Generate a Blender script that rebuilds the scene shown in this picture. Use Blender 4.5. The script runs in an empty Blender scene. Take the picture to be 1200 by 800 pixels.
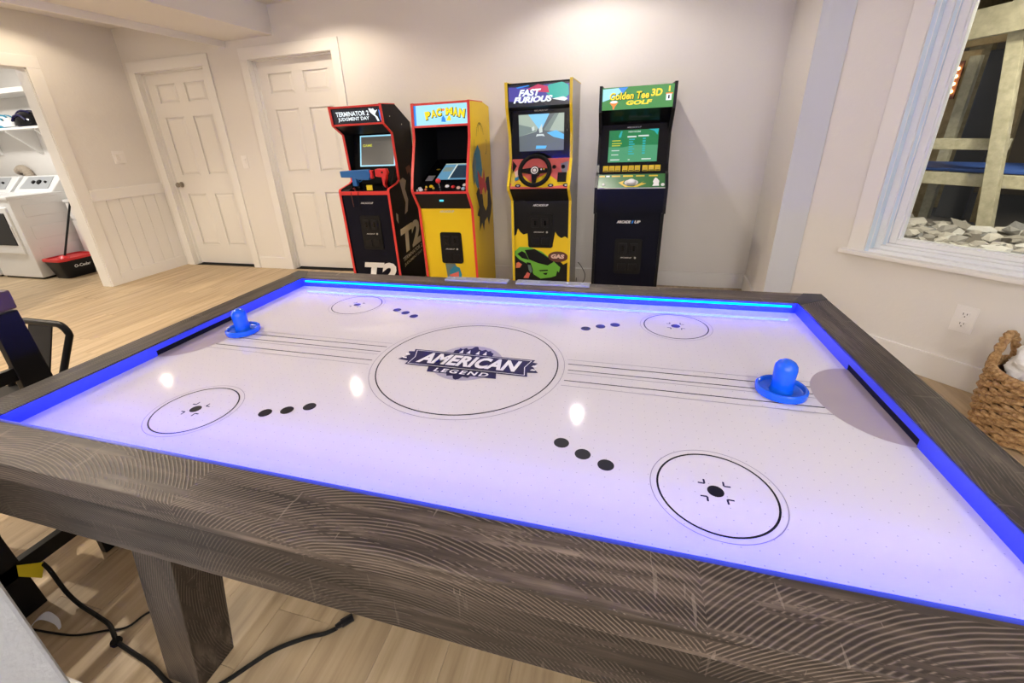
import bpy, bmesh, math, random
from mathutils import Vector, Matrix
random.seed(7)
D = bpy.data
COL = bpy.context.scene.collection
scene = bpy.context.scene
PI = math.pi

# ------------------------------------------------------------------ camera
cd = D.cameras.new('camera'); cam = D.objects.new('camera', cd); COL.objects.link(cam)
cd.sensor_fit = 'HORIZONTAL'; cd.sensor_width = 36.0
cd.lens = 509.498 * 36.0 / 1200.0
cd.shift_x = (600 - 578.159) / 1200.0
cd.shift_y = -(400 - 372.956) / 1200.0
cd.clip_start = 0.02
cam.location = (0.3918, -1.0161, 1.3069)
cam.rotation_euler = (math.radians(67.2885), math.radians(2.4786), math.radians(15.8747))
scene.camera = cam

# ------------------------------------------------------------------ world, exposure
w = D.worlds.new('world'); scene.world = w; w.use_nodes = True
w.node_tree.nodes['Background'].inputs[0].default_value = (0.80, 0.86, 1.0, 1)
w.node_tree.nodes['Background'].inputs[1].default_value = 0.30
vs = scene.view_settings
vs.view_transform = 'Standard'; vs.look = 'None'; vs.gamma = 1.0; vs.use_curve_mapping = False
vs.exposure = 0.35
# ceiling cans: x, y, watts, colour (the lamps themselves are built in recessed_light below)
CEIL = 2.5
CANS = [(0.12, 2.34, 11, (1.0, .91, .82)), (-2.16, 2.34, 11, (1.0, .84, .65)), (-4.35, 2.0, 4.5, (1.0, .82, .60)),
        (-2.6, 0.3, 27, (1.0, .86, .68)), (1.7, -1.3, 9, (.97, .97, 1.0)),  # from here on: unseen cans added to fill the room with light
        (0.12, -2.3, 8, (1.0, .96, .93)), (-2.16, -2.3, 6, (1.0, .90, .78)), (-4.1, -.3, 42, (1.0, .86, .68))]
# unseen globes added as fill at the far end of the room behind the viewer: x, y, z, watts, colour
FILL_GLOBES = [(-.35, -3.3, 1.75, 58, (1.0, .92, .83)), (1.5, -3.3, 1.75, 62, (.99, .97, .96))]
LAUNDRY_W = 26
LED_POWER = 105.0
LED_RGB = (0.0, 0.012, 1.0)

# ------------------------------------------------------------------ materials
def mat(name, col, rough=.5, metal=0.0, emit=None, es=1.0, spec=None, coat=0.0, trans=0.0, ior=None, alpha=1.0):
    m = D.materials.new(name); m.use_nodes = True
    b = m.node_tree.nodes['Principled BSDF']
    b.inputs['Base Color'].default_value = (*col, 1)
    b.inputs['Roughness'].default_value = rough
    b.inputs['Metallic'].default_value = metal
    if spec is not None: b.inputs['Specular IOR Level'].default_value = spec
    if coat: b.inputs['Coat Weight'].default_value = coat; b.inputs['Coat Roughness'].default_value = .06
    if trans: b.inputs['Transmission Weight'].default_value = trans
    if ior: b.inputs['IOR'].default_value = ior
    if emit: b.inputs['Emission Color'].default_value = (*emit, 1); b.inputs['Emission Strength'].default_value = es
    return m
class NT:
    def __init__(s, m):
        s.t = m.node_tree; s.b = s.t.nodes['Principled BSDF']
    def n(s, typ, **kw):
        x = s.t.nodes.new(typ)
        for k, v in kw.items(): setattr(x, k, v)
        return x
    def l(s, a, b): s.t.links.new(a, b)
    def math(s, op, a, b=None, c=None):
        x = s.n('ShaderNodeMath', operation=op)
        for i, q in enumerate((a, b, c)):
            if q is None: continue
            if isinstance(q, (int, float)): x.inputs[i].default_value = q
            else: s.l(q, x.inputs[i])
        return x.outputs[0]
    def noise(s, vec, scale, detail=3, rough=.5):
        x = s.n('ShaderNodeTexNoise'); x.inputs['Scale'].default_value = scale
        x.inputs['Detail'].default_value = detail; x.inputs['Roughness'].default_value = rough
        if vec is not None: s.l(vec, x.inputs['Vector'])
        return x.outputs['Fac']
    def ramp(s, fac, stops):
        x = s.n('ShaderNodeValToRGB'); s.l(fac, x.inputs[0])
        e = x.color_ramp.elements
        while len(e) < len(stops): e.new(.5)
        for i, (p, c) in enumerate(stops): e[i].position = p; e[i].color = (*c, 1)
        return x.outputs[0]
    def mix(s, fac, a, b, mode='MIX'):
        x = s.n('ShaderNodeMix', data_type='RGBA', blend_type=mode)
        if isinstance(fac, (int, float)): x.inputs[0].default_value = fac
        else: s.l(fac, x.inputs[0])
        for i, q in ((6, a), (7, b)):
            if isinstance(q, tuple): x.inputs[i].default_value = (*q, 1)
            else: s.l(q, x.inputs[i])
        return x.outputs[2]
    def obj(s): return s.n('ShaderNodeTexCoord').outputs['Object']
    def geo(s): return s.n('ShaderNodeNewGeometry').outputs['Position']
    def mapping(s, vec, scale=(1, 1, 1), rot=(0, 0, 0), loc=(0, 0, 0)):
        x = s.n('ShaderNodeMapping'); s.l(vec, x.inputs[0])
        x.inputs['Scale'].default_value = scale; x.inputs['Rotation'].default_value = rot; x.inputs['Location'].default_value = loc
        return x.outputs[0]
    def sep(s, vec):
        x = s.n('ShaderNodeSeparateXYZ'); s.l(vec, x.inputs[0]); return x.outputs
    def comb(s, a, b, c):
        x = s.n('ShaderNodeCombineXYZ')
        for i, q in enumerate((a, b, c)):
            if isinstance(q, (int, float)): x.inputs[i].default_value = q
            else: s.l(q, x.inputs[i])
        return x.outputs[0]
    def bump(s, h, strength=.3, dist=.002):
        x = s.n('ShaderNodeBump'); x.inputs['Strength'].default_value = strength; x.inputs['Distance'].default_value = dist
        s.l(h, x.inputs['Height']); s.l(x.outputs[0], s.b.inputs['Normal'])
    def color(s, c): s.l(c, s.b.inputs['Base Color'])

def wall_paint(name, col, bump=.35, scale=38):
    m = mat(name, col, .75, spec=.25); t = NT(m); g = t.geo()
    f = t.noise(g, scale, 4, .55); t.bump(f, bump, .004)
    f2 = t.noise(g, 1.3, 2)
    t.color(t.mix(f2, tuple(c * .97 for c in col), col)); return m
M = {}
M['wall'] = wall_paint('orange_peel_wall_paint', (.80, .775, .74))
M['ceil'] = wall_paint('ceiling_paint', (.82, .81, .80), .2)
M['trim'] = mat('satin_white_trim', (.84, .825, .80), .38)
M['door'] = mat('white_door_paint', (.83, .81, .775), .36)
M['vinyl'] = mat('white_vinyl_frame', (.86, .88, .91), .3)
M['lit_vinyl'] = mat('vinyl_with_bluish_light', (.66, .79, .92), .3)  # bluish light on the upright jambs, painted into the vinyl colour
M['cool'] = wall_paint('wall_paint_with_bluish_light', (.70, .745, .81), .7, 26)  # bluish light on the near wall end is mixed into this paint
M['pilaster_shade'] = mat('painted_pilaster_shade', (.62, .645, .70), .6, spec=.3)  # shade on the pilaster front, put into the colour
M['plate'] = mat('white_switch_plastic', (.86, .84, .82), .3)
M['appl'] = mat('white_enamel', (.86, .87, .87), .22)
M['applgrey'] = mat('silver_grey_plastic', (.42, .44, .46), .35)
M['black'] = mat('satin_black', (.010, .010, .012), .35, spec=.22)
M['blackgloss'] = mat('gloss_black', (.006, .006, .008), .12, spec=.3)
M['blackmatte'] = mat('matte_black', (.008, .008, .008), .7, spec=.15)
M['blackmetal'] = mat('black_powder_coat', (.009, .009, .010), .42, spec=.22)
M['navyblack'] = mat('navy_black_panel', (.005, .006, .016), .32, spec=.13)
M['rubber'] = mat('black_cable_rubber', (.007, .007, .007), .55, spec=.2)
M['red'] = mat('red_plastic', (.72, .03, .035), .35)
M['redtrim'] = mat('red_tmolding', (.80, .05, .045), .35)
M['blue'] = mat('blue_gun_plastic', (.012, .13, .42), .35)
M['yellowtrim'] = mat('yellow_tmolding', (.85, .62, .02), .35)
M['yellow'] = mat('yellow_panel', (.88, .62, .01), .4)
M['white'] = mat('white_print', (.85, .85, .85), .5)
M['silver'] = mat('silver_print', (.62, .61, .60), .4)
M['ink'] = mat('navy_ink', (.012, .010, .060), .4, spec=.2)
M['inkblack'] = mat('black_ink', (.008, .008, .012), .4, spec=.2)
M['inkgrey'] = mat('grey_ink', (.30, .28, .32), .4)
M['crest'] = mat('lavender_grey_ink', (.42, .40, .50), .4)
M['crease'] = mat('mauve_grey_crease', (.42, .36, .38), .35)
M['chrome'] = mat('brushed_nickel', (.42, .39, .35), .3, 1.0)
M['steel'] = mat('dull_steel', (.5, .5, .5), .35, 1.0)
M['mallet'] = mat('blue_mallet_plastic', (.003, .12, .74), .25, coat=.15)
M['yellowtag'] = mat('yellow_tag', (.85, .68, .02), .5)
M['whitetag'] = mat('white_label_strip', (.75, .76, .78), .4)
M['acrylic'] = mat('clear_blue_acrylic', (.66, .70, .86), .12, trans=.45, ior=1.45)
M['glass'] = mat('window_glass', (.95, .98, .97), .0, trans=1.0, ior=1.02, spec=.5)
M['charcoal'] = mat('charcoal_corner_plate', (.022, .023, .028), .45)
M['inner'] = mat('blue_laminate_wall', (.05, .085, .78), .3)
M['whitefab'] = mat('white_plush', (.90, .90, .91), .95)
M['brownwood'] = mat('dark_reddish_wood', (.13, .07, .055), .5)
M['can_trim'] = mat('white_can_trim', (.85, .85, .85), .4)
M['lens'] = mat('lamp_lens', (.9, .9, .9), .3, emit=(1, .90, .78), es=6.0)
M['led'] = mat('blue_led_strip', (0, 0, 0), 1.0, spec=0.0, emit=(0.02, .30, 1.0), es=1.0)
b = NT(M['led'])
em = b.n('ShaderNodeEmission'); em.inputs[0].default_value = (*LED_RGB, 1); em.inputs[1].default_value = LED_POWER
b.l(em.outputs[0], b.t.nodes['Material Output'].inputs[0])
M['led_chip'] = mat('led_diffuser', (.1, .5, .9), .4, emit=(0.0, .55, 1.0), es=1.6)
# playfield: white laminate with tiny air holes, clear coat
m = M['field'] = mat('white_playfield_laminate', (.74, .715, .72), .055, spec=.5)
t = NT(m); o = t.obj(); s = t.sep(o)
def cell(a): return t.math('SUBTRACT', t.math('FRACT', t.math('DIVIDE', a, .0254)), .5)
dx, dy = cell(s[0]), cell(s[1])
r2 = t.math('ADD', t.math('MULTIPLY', dx, dx), t.math('MULTIPLY', dy, dy))
hole = t.math('LESS_THAN', r2, .0016)
t.color(t.mix(hole, (.74, .715, .72), (.46, .44, .46)))
# weathered dark wood with circular saw marks; grain axis 0,1,2
def saw_wood(name, ax, tone=1.0):
    m = mat(name, (.1, .08, .07), .42, spec=.28); t = NT(m); s = t.sep(t.obj())
    u = s[ax]; a, b_ = [s[i] for i in range(3) if i != ax]
    v = t.math('ADD', a, b_)
    p = t.comb(t.math('MULTIPLY', u, 1.6), t.math('MULTIPLY', a, 26), t.math('MULTIPLY', b_, 26))
    grain = t.noise(p, 1.6, 6, .62)
    blot = t.noise(t.comb(t.math('MULTIPLY', u, 3.0), t.math('MULTIPLY', v, 7), 0.0), 1.0, 4, .6)
    base = t.ramp(grain, [(.36, tuple(c * tone for c in (.022, .017, .014))), (.52, tuple(c * tone for c in (.095, .074, .060))), (.66, tuple(c * tone for c in (.23, .180, .145)))])
    base = t.mix(t.math('MULTIPLY', t.ramp(blot, [(.42, (0, 0, 0)), (.62, (1, 1, 1))]), .70), base, tuple(c * tone for c in (.040, .031, .026)))
    wob = t.noise(t.comb(u, v, 0.0), 5.0, 3)
    uu = t.math('SUBTRACT', t.math('MULTIPLY', t.math('FRACT', t.math('ADD', t.math('DIVIDE', u, .83), .37)), .83), .41)
    vv = t.math('ADD', v, .24)
    d = t.math('SQRT', t.math('ADD', t.math('MULTIPLY', uu, uu), t.math('MULTIPLY', vv, vv)))
    ph = t.math('ADD', t.math('MULTIPLY', d, 2 * PI / .0062), t.math('MULTIPLY', wob, 16.0))
    st = t.math('MULTIPLY_ADD', t.math('SINE', ph), .5, .5)
    st = t.math('POWER', st, 3.0)
    msk = t.math('GREATER_THAN', t.noise(t.comb(t.math('MULTIPLY', u, 3.0), t.math('MULTIPLY', v, 30), 3.3), 1.3, 5, .7), .47)
    sm = t.math('MULTIPLY', st, msk)
    col = t.mix(t.math('MULTIPLY', sm, .62), base, tuple(c * tone for c in (.25, .20, .165)))
    col = t.mix(t.math('MULTIPLY', t.math('MULTIPLY', t.math('SUBTRACT', 1.0, st), msk), .55), col, tuple(c * tone for c in (.020, .015, .012)))
    scr = t.noise(t.comb(t.math('MULTIPLY', u, 90), t.math('MULTIPLY', v, 9), 1.7), 1.0, 2)
    col = t.mix(t.math('MULTIPLY', t.math('GREATER_THAN', scr, .70), .35), col, tuple(c * tone for c in (.30, .25, .21)))
    t.color(col)
    t.bump(t.math('ADD', t.math('MULTIPLY', sm, .6), grain), .35, .0015)
    return m
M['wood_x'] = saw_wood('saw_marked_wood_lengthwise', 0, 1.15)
M['wood_x_shaded'] = saw_wood('saw_marked_shaded_apron_wood', 0, .55)  # apron catches less light; that shade is painted in by the lower tone
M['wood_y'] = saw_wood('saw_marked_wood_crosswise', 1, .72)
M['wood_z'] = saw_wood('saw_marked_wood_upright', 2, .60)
# oak vinyl plank
m = M['plank'] = mat('oak_vinyl_plank', (.5, .4, .28), .42); t = NT(m)
oi = t.n('ShaderNodeObjectInfo').outputs['Random']; s = t.sep(t.geo())
p = t.comb(t.math('MULTIPLY_ADD', s[0], 22.0, t.math('MULTIPLY', oi, 40.0)), t.math('MULTIPLY_ADD', s[1], 1.1, t.math('MULTIPLY', oi, 17.0)), 0.0)
g = t.noise(p, 1.0, 6, .6)
c = t.ramp(g, [(.28, (.31, .215, .125)), (.5, (.50, .375, .225)), (.72, (.64, .50, .325))])
c = t.mix(t.math('MULTIPLY', oi, .38), c, (.38, .285, .185)); t.color(c); t.bump(g, .12, .001)
M['seam'] = mat('floor_seam', (.16, .12, .085), .7)

# ------------------------------------------------------------------ mesh helpers
def worg(o):
    v = Vector((0, 0, 0))
    while o is not None: v += o.location; o = o.parent
    return v
class MB:
    def __init__(s, T=None): s.v = []; s.f = []; s.m = []; s.mi = 0; s.T = T
    def add(s, vs, fs):
        b = len(s.v); s.v += [Vector(p) for p in vs]
        for f in fs: s.f.append([b + i for i in f]); s.m.append(s.mi)
        return s
    def box(s, x0, x1, y0, y1, z0, z1):
        return s.add([(x0, y0, z0), (x1, y0, z0), (x1, y1, z0), (x0, y1, z0), (x0, y0, z1), (x1, y0, z1), (x1, y1, z1), (x0, y1, z1)],
                     [(0, 3, 2, 1), (4, 5, 6, 7), (0, 1, 5, 4), (1, 2, 6, 5), (2, 3, 7, 6), (3, 0, 4, 7)])
    def loft(s, A, B):
        n = len(A)
        return s.add(list(A) + list(B), [tuple(range(n))[::-1], tuple(range(n, 2 * n))] + [(i, (i + 1) % n, n + (i + 1) % n, n + i) for i in range(n)])
    def prism_x(s, poly, x0, x1): return s.loft([(x0, y, z) for y, z in poly], [(x1, y, z) for y, z in poly])
    def prism_y(s, poly, y0, y1): return s.loft([(x, y0, z) for x, z in poly], [(x, y1, z) for x, z in poly])
    def prism_z(s, poly, z0, z1): return s.loft([(x, y, z0) for x, y in poly], [(x, y, z1) for x, y in poly])
    def ngon(s, pts): return s.add(pts, [tuple(range(len(pts)))])
    def tube(s, pts, r, n=8, closed=False, flat=1.0):
        pts = [Vector(p) for p in pts]; k = len(pts); rings = []; prev = None
        for i in range(k):
            a = pts[(i - 1) % k] if (closed or i) else pts[i]; c = pts[(i + 1) % k] if (closed or i < k - 1) else pts[i]
            tdir = (c - a).normalized()
            if prev is None:
                up = Vector((0, 0, 1)) if abs(tdir.z) < .9 else Vector((1, 0, 0))
                nx = tdir.cross(up).normalized()
            else: nx = (prev - tdir * prev.dot(tdir)).normalized()
            prev = nx; ny = tdir.cross(nx)
            rr = r[i] if isinstance(r, (list, tuple)) else r
            rings.append([pts[i] + nx * math.cos(2 * PI * j / n) * rr + ny * math.sin(2 * PI * j / n) * rr * flat for j in range(n)])
        vs = [p for q in rings for p in q]; fs = []
        for i in range(k if closed else k - 1):
            a, b_ = i * n, ((i + 1) % k) * n
            for j in range(n): fs.append((a + j, a + (j + 1) % n, b_ + (j + 1) % n, b_ + j))
        if not closed: fs += [tuple(range(n))[::-1], tuple(range((k - 1) * n, k * n))]
        return s.add(vs, fs)
    def lathe(s, prof, c=(0, 0, 0), n=24, ax='z', cap=True):
        vs = []
        for r, z in prof:
            for j in range(n):
                a = 2 * PI * j / n; x, y = r * math.cos(a), r * math.sin(a)
                q = (x, y, z) if ax == 'z' else ((x, -z, y) if ax == 'y' else (z, x, y))
                vs.append((c[0] + q[0], c[1] + q[1], c[2] + q[2]))
        fs = []
        for i in range(len(prof) - 1):
            for j in range(n): fs.append((i * n + j, i * n + (j + 1) % n, (i + 1) * n + (j + 1) % n, (i + 1) * n + j))
        if cap: fs += [tuple(range(n))[::-1], tuple(range((len(prof) - 1) * n, len(prof) * n))]
        return s.add(vs, fs)
    def annulus(s, c, r0, r1, n=72):
        vs = []
        for j in range(n):
            a = 2 * PI * j / n; vs += [(c[0] + r0 * math.cos(a), c[1] + r0 * math.sin(a), c[2]), (c[0] + r1 * math.cos(a), c[1] + r1 * math.sin(a), c[2])]
        return s.add(vs, [(2 * j, 2 * j + 1, (2 * j + 3) % (2 * n), (2 * j + 2) % (2 * n)) for j in range(n)])
    def disc(s, c, r, n=32): return s.ngon([(c[0] + r * math.cos(2 * PI * j / n), c[1] + r * math.sin(2 * PI * j / n), c[2]) for j in range(n)])
    def build(s, name, mats, parent=None, bevel=0, seg=2, smooth=False, fix=True):
        vs = [s.T @ p for p in s.v] if s.T is not None else s.v
        if parent is None:
            xs = [p.x for p in vs]; ys = [p.y for p in vs]; loc = Vector(((min(xs) + max(xs)) / 2, (min(ys) + max(ys)) / 2, min(p.z for p in vs)))
        else: loc = worg(parent)
        me = D.meshes.new(name); me.from_pydata([p - loc for p in vs], [], s.f)
        if not isinstance(mats, (list, tuple)): mats = [mats]
        for q in mats: me.materials.append(q)
        for p, i in zip(me.polygons, s.m): p.material_index = i
        if fix or bevel:
            bm = bmesh.new(); bm.from_mesh(me)
            if fix: bmesh.ops.recalc_face_normals(bm, faces=bm.faces)
            if bevel:
                es = [e for e in bm.edges if len(e.link_faces) == 2 and e.calc_face_angle(0) > .5]
                bmesh.ops.bevel(bm, geom=es, offset=bevel, segments=seg, profile=.6, affect='EDGES', clamp_overlap=True)
            bm.to_mesh(me); bm.free()
        if smooth:
            me.polygons.foreach_set('use_smooth', [True] * len(me.polygons))
            try: me.set_sharp_from_angle(angle=math.radians(38))
            except Exception: pass
        ob = D.objects.new(name, me); COL.objects.link(ob)
        if parent is None: ob.location = loc
        else: ob.parent = parent
        return ob
def tag(o, label=None, cat=None, group=None, kind=None):
    if label: o['label'] = label
    if cat: o['category'] = cat
    if group: o['group'] = group
    if kind: o['kind'] = kind
    return o
def thing(name, loc, label, cat, group=None):
    o = D.objects.new(name, None); COL.objects.link(o); o.location = loc; o.empty_display_size = .1
    return tag(o, label, cat, group)
def struct(name, mb, m, label=None, parent=None, **kw):
    o = mb.build(name, m, parent, **kw)
    if parent is None: tag(o, label, None, None, 'structure')
    return o
def copy_tree(o, parent=None):
    c = o.copy(); COL.objects.link(c); c.parent = parent
    for ch in list(o.children): copy_tree(ch, c)
    return c
def bx(x0, x1, y0, y1, z0, z1): return MB().box(x0, x1, y0, y1, z0, z1)
def text(s, m, parent, origin, xd, yd, w=None, h=None, shear=0.0, bold=0.0, name='lettering', space=1.0, depth=0.0):
    """flat lettering centred on origin, w wide and h tall, reading along xd with up yd"""
    cu = D.curves.new('txt', 'FONT'); cu.body = s; cu.size = 1.0; cu.shear = shear; cu.offset = bold; cu.space_character = space
    cu.resolution_u = 3; cu.extrude = depth
    ob = D.objects.new('txt', cu); me = D.meshes.new_from_object(ob)
    D.objects.remove(ob); D.curves.remove(cu)
    xs = [v.co.x for v in me.vertices]; ys = [v.co.y for v in me.vertices]
    cx, cy = (min(xs) + max(xs)) / 2, (min(ys) + max(ys)) / 2; W, H_ = max(xs) - min(xs), max(ys) - min(ys)
    sx = (w / W) if w else h / H_; sy = (h / H_) if h else sx
    xd = Vector(xd).normalized(); yd = Vector(yd).normalized(); nd = xd.cross(yd); loc = worg(parent); O = Vector(origin)
    for v in me.vertices:
        c = v.co.copy(); v.co = O + xd * (c.x - cx) * sx + yd * (c.y - cy) * sy + nd * c.z - loc
    me.materials.clear(); me.materials.append(m)
    o = D.objects.new(name, me); COL.objects.link(o); o.parent = parent
    return o

# ================================================================== the room
XL, YB = -4.8, 3.0; BH_ = .14
Q = Vector((1.512, 2.18, 0)); dv = Vector((.674, -.739, 0)).normalized(); nv = Vector((-dv.y, dv.x, 0))
TW = Matrix(((dv.x, nv.x, 0, Q.x), (dv.y, nv.y, 0, Q.y), (0, 0, 1, 0), (0, 0, 0, 1)))   # window wall frame: x along, y outward
d1 = (-4.65, -3.74, 2.085); d2 = (-3.185, -2.247, 2.09)
floor = struct('floor', MB().box(-8.1, 3.2, -4.1, 3.25, -.06, -.004), M['seam'], 'pale oak vinyl plank floor')
# individual planks running away from the camera
k = 0; x = -8.0; PW = .182
while x < 3.0:
    y = -1.25 - random.random() * 1.1
    while y < YB:
        y0, y1 = max(y, -1.25), min(y + 1.22, YB); y += 1.22
        if y1 - y0 < .05: continue
        cx, cy = x + PW / 2, (y0 + y1) / 2
        if (Vector((cx, y0, 0)) - Q).dot(nv) > .12: continue
        if cx > 1.55 and y0 > 2.0: continue
        if cx < -4.9 and y1 < .8: continue
        p = MB().box(x + .0006, x + PW - .0006, y0 + .0006, y1 - .0006, -.004, 0).build('plank', M['plank'], floor)
    x += PW
wb = MB()
for a, b_ in ((-8.1, d1[0]), (d1[1], d2[0]), (d2[1], 1.6)): wb.box(a, b_, YB, YB + .14, 0, CEIL)
for a, b_, h in (d1, d2): wb.box(a, b_, YB, YB + .14, h, CEIL)
struct('wall_back', wb, M['wall'], 'long cream back wall behind the arcade cabinets')
wl = MB(); wl.box(XL - .12, XL, 2.11, YB, 0, CEIL).box(XL - .12, XL, -4.1, 1.15, 0, CEIL).box(XL - .12, XL, 1.15, 2.11, 2.05, CEIL)
wall_left = struct('wall_left', wl, M['wall'], 'left wall with the laundry doorway and white wainscot')
struct('wall_return', MB().prism_z([(1.44, 3.0), (1.375, 2.25), (1.512, 2.18), (1.60, 2.27), (1.60, 3.14)], 0, CEIL), M['wall'], 'narrow pilaster where the back wall meets the angled window wall')
struct('trim_5', MB().prism_z([(1.3755, 2.2475), (1.3735, 2.2435), (1.5105, 2.1735), (1.5125, 2.1775)], BH_, CEIL), M['pilaster_shade'], 'thin grey blue strip with painted shade on the pilaster front')  # thin strip that carries the painted shade
S0, S1, Z0, Z1 = .345, 1.80, .607, 2.08
ww = MB(TW); ww.box(0, S0, 0, .14, 0, CEIL).box(S1, 2.2, 0, .14, 0, CEIL).box(S0, S1, 0, .14, 0, Z0).box(S0, S1, 0, .14, Z1, CEIL)
struct('wall_window', ww, M['wall'], 'angled cream wall with the large window')
e = Q + dv * 2.2
struct('wall_right', MB().box(e.x, e.x + .12, -4.1, e.y, 0, CEIL), M['wall'], 'right wall of the game room')
struct('wall_front', MB().box(XL, e.x, -4.1, -4.0, 0, CEIL), M['wall'], 'wall behind the viewer')
struct('wall_laundry', MB().box(-8.1, -8.0, .6, YB, 0, CEIL).box(-8.0, XL - .12, .5, .6, 0, CEIL), M['wall'], 'white side walls of the laundry room')
struct('ceiling', MB().box(-8.1, 3.2, -4.1, 3.14, CEIL, CEIL + .1), M['ceil'], 'white ceiling')
bm_ = struct('soffit_beam', MB().box(-3.41, -2.845, -4.0, YB, 2.265, CEIL), M['ceil'], 'boxed white ceiling beam running over the doors')
struct('soffit_lip', MB().box(-3.43, -3.41, -4.0, YB, 2.212, CEIL), M['trim'], parent=bm_)
# photographer's side: textured wall end at the lower left
pil = struct('wall_stub', MB().box(-1.35, -.80, -1.6, -.705, 0, CEIL), M['cool'], 'white textured wall corner at the lower left edge', bevel=.012, seg=3)
struct('baseboard_stub', MB().box(-1.355, -.788, -1.6, -.693, 0, .125), M['trim'], 'baseboard around the near wall corner', bevel=.004)

# baseboards
BH = .132
def bb(name, x0, x1, y0, y1, label):
    struct(name, MB().box(x0, x1, y0, y1, 0, BH), M['trim'], label, bevel=.003)
bb('baseboard_back', -2.16, 1.44, YB - .016, YB, 'white baseboard below the arcade cabinets')
bb('baseboard_back_middle', -3.64, -3.265, YB - .016, YB, 'short white baseboard between the two doors')
struct('baseboard_return', MB().prism_z([(1.44, 2.984), (1.424, 2.984), (1.358, 2.24), (1.375, 2.25)], 0, BH), M['trim'], 'white baseboard turning along the pilaster')
struct('baseboard_window', MB(TW).box(.01, 2.2, -.016, 0, 0, BH + .006), M['trim'], 'white baseboard below the window', bevel=.003)
struct('baseboard_left', MB().box(XL, XL + .018, 2.22, YB, 0, .118), M['trim'], 'white baseboard below the wainscot', bevel=.003)
# wainscot
for i in range(6):
    y0 = 2.222 + i * .1295
    MB().box(XL, XL + .010, y0 + .0015, y0 + .128, .118, .868).build('wainscot_board', M['trim'], wall_left, bevel=.0025, seg=1)
struct('trim_1', MB().box(XL, XL + .022, 2.222, YB, .866, .978), M['trim'], 'white chair rail on top of the wainscot', bevel=.004)

def six_panel(name, x0, x1, h, label, knob):
    yf = 3.075; c = (x0 + x1) / 2; wdt = x1 - x0
    m = MB(); m.box(x0 + .004, x1 - .004, yf + .010, yf + .035, .012, h - .006)
    st = .125; mul = .12; pw = (wdt - 2 * st - mul) / 2
    xs = [(x0 + st, x0 + st + pw), (x1 - st - pw, x1 - st)]
    zs = [(.235, .845), (1.045, 1.655), (1.785, 1.975)]
    z = [.012] + [q for r in zs for q in r] + [h - .006]
    for i in range(0, len(z), 2): m.box(x0 + .004, x1 - .004, yf, yf + .012, z[i], z[i + 1])
    for a, b_ in zs:
        for u0, u1 in ((x0 + .004, xs[0][0]), (xs[0][1], xs[1][0]), (xs[1][1], x1 - .004)): m.box(u0, u1, yf, yf + .012, a, b_)
    d = struct(name, m, M['door'], label)
    for a, b_ in zs:
        for u0, u1 in xs:
            g = .014; q = .034
            P0 = [(u0 + g, yf + .010, a + g), (u1 - g, yf + .010, a + g), (u1 - g, yf + .010, b_ - g), (u0 + g, yf + .010, b_ - g)]
            P1 = [(u0 + q, yf + .001, a + q), (u1 - q, yf + .001, a + q), (u1 - q, yf + .001, b_ - q), (u0 + q, yf + .001, b_ - q)]
            MB().loft(P0, P1).build('door_panel', M['door'], d)
            e_ = MB()   # sticking around the panel
            for (a0, a1, c0, c1) in ((u0, u1, a, a + .007), (u0, u1, b_ - .007, b_), (u0, u0 + .007, a, b_), (u1 - .007, u1, a, b_)): e_.box(a0, a1, yf - .003, yf + .006, c0, c1)
            e_.build('panel_moulding', M['door'], d)
    if knob:
        kx, kz = knob
        kb = MB().lathe([(.031, 0), (.031, .006), (.012, .010), (.011, .030), (.020, .036), (.027, .046), (.028, .056), (.022, .066), (.004, .069)], (kx, yf, kz), 20, 'y').build('door_knob', M['chrome'], d, smooth=True)
        tag(kb, 'brushed nickel door knob')
    return d
six_panel('door_1', d1[0], d1[1], d1[2], 'white six panel door with a nickel knob beside the wainscot', (-4.575, .945))
six_panel('door_2', d2[0], d2[1], d2[2], 'white six panel door just left of the arcade cabinets', None)
struct('door_threshold', MB().box(d1[0], d1[1], 3.02, 3.2, -.003, .002).box(d2[0], d2[1], 3.02, 3.2, -.003, .002), M['blackmatte'], 'dark gap under the doors')
tn = 2
for (x0, x1, h) in (d1, d2):
    hd = struct('trim_%d' % tn, MB().box(x0 - .085, x1 + .085, YB - .018, YB, h, h + .10), M['trim'], 'white head casing over ' + ('the door by the wainscot' if tn == 2 else 'the door by the arcades'), bevel=.003)
    for a, b_ in ((x0 - .085, x0), (x1, x1 + .085)): MB().box(a, b_, YB - .018, YB, 0, h).build('casing_board', M['trim'], hd, bevel=.003)
    jb = MB().box(x0, x0 + .004, YB, 3.14, 0, h).box(x1 - .004, x1, YB, 3.14, 0, h).box(x0, x1, YB, 3.14, h - .004, h)
    jb.box(x0, x0 + .014, 3.045, 3.075, 0, h).box(x1 - .014, x1, 3.045, 3.075, 0, h).box(x0, x1, 3.045, 3.075, h - .014, h)
    jb.build('door_jamb', M['trim'], hd); tn += 1
hd = struct('trim_%d' % tn, MB().box(XL, XL + .018, 1.05, 2.22, 2.05, 2.15), M['trim'], 'white head casing of the laundry doorway', bevel=.003)
MB().box(XL, XL + .018, 2.11, 2.22, 0, 2.05).build('casing_board', M['trim'], hd, bevel=.003)
MB().box(XL, XL + .018, 1.05, 1.15, 0, 2.05).build('casing_board', M['trim'], hd, bevel=.003)
MB().box(XL - .13, XL, 2.106, 2.11, 0, 2.05).box(XL - .13, XL, 1.15, 2.11, 2.046, 2.05).build('door_jamb', M['trim'], hd)

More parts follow.
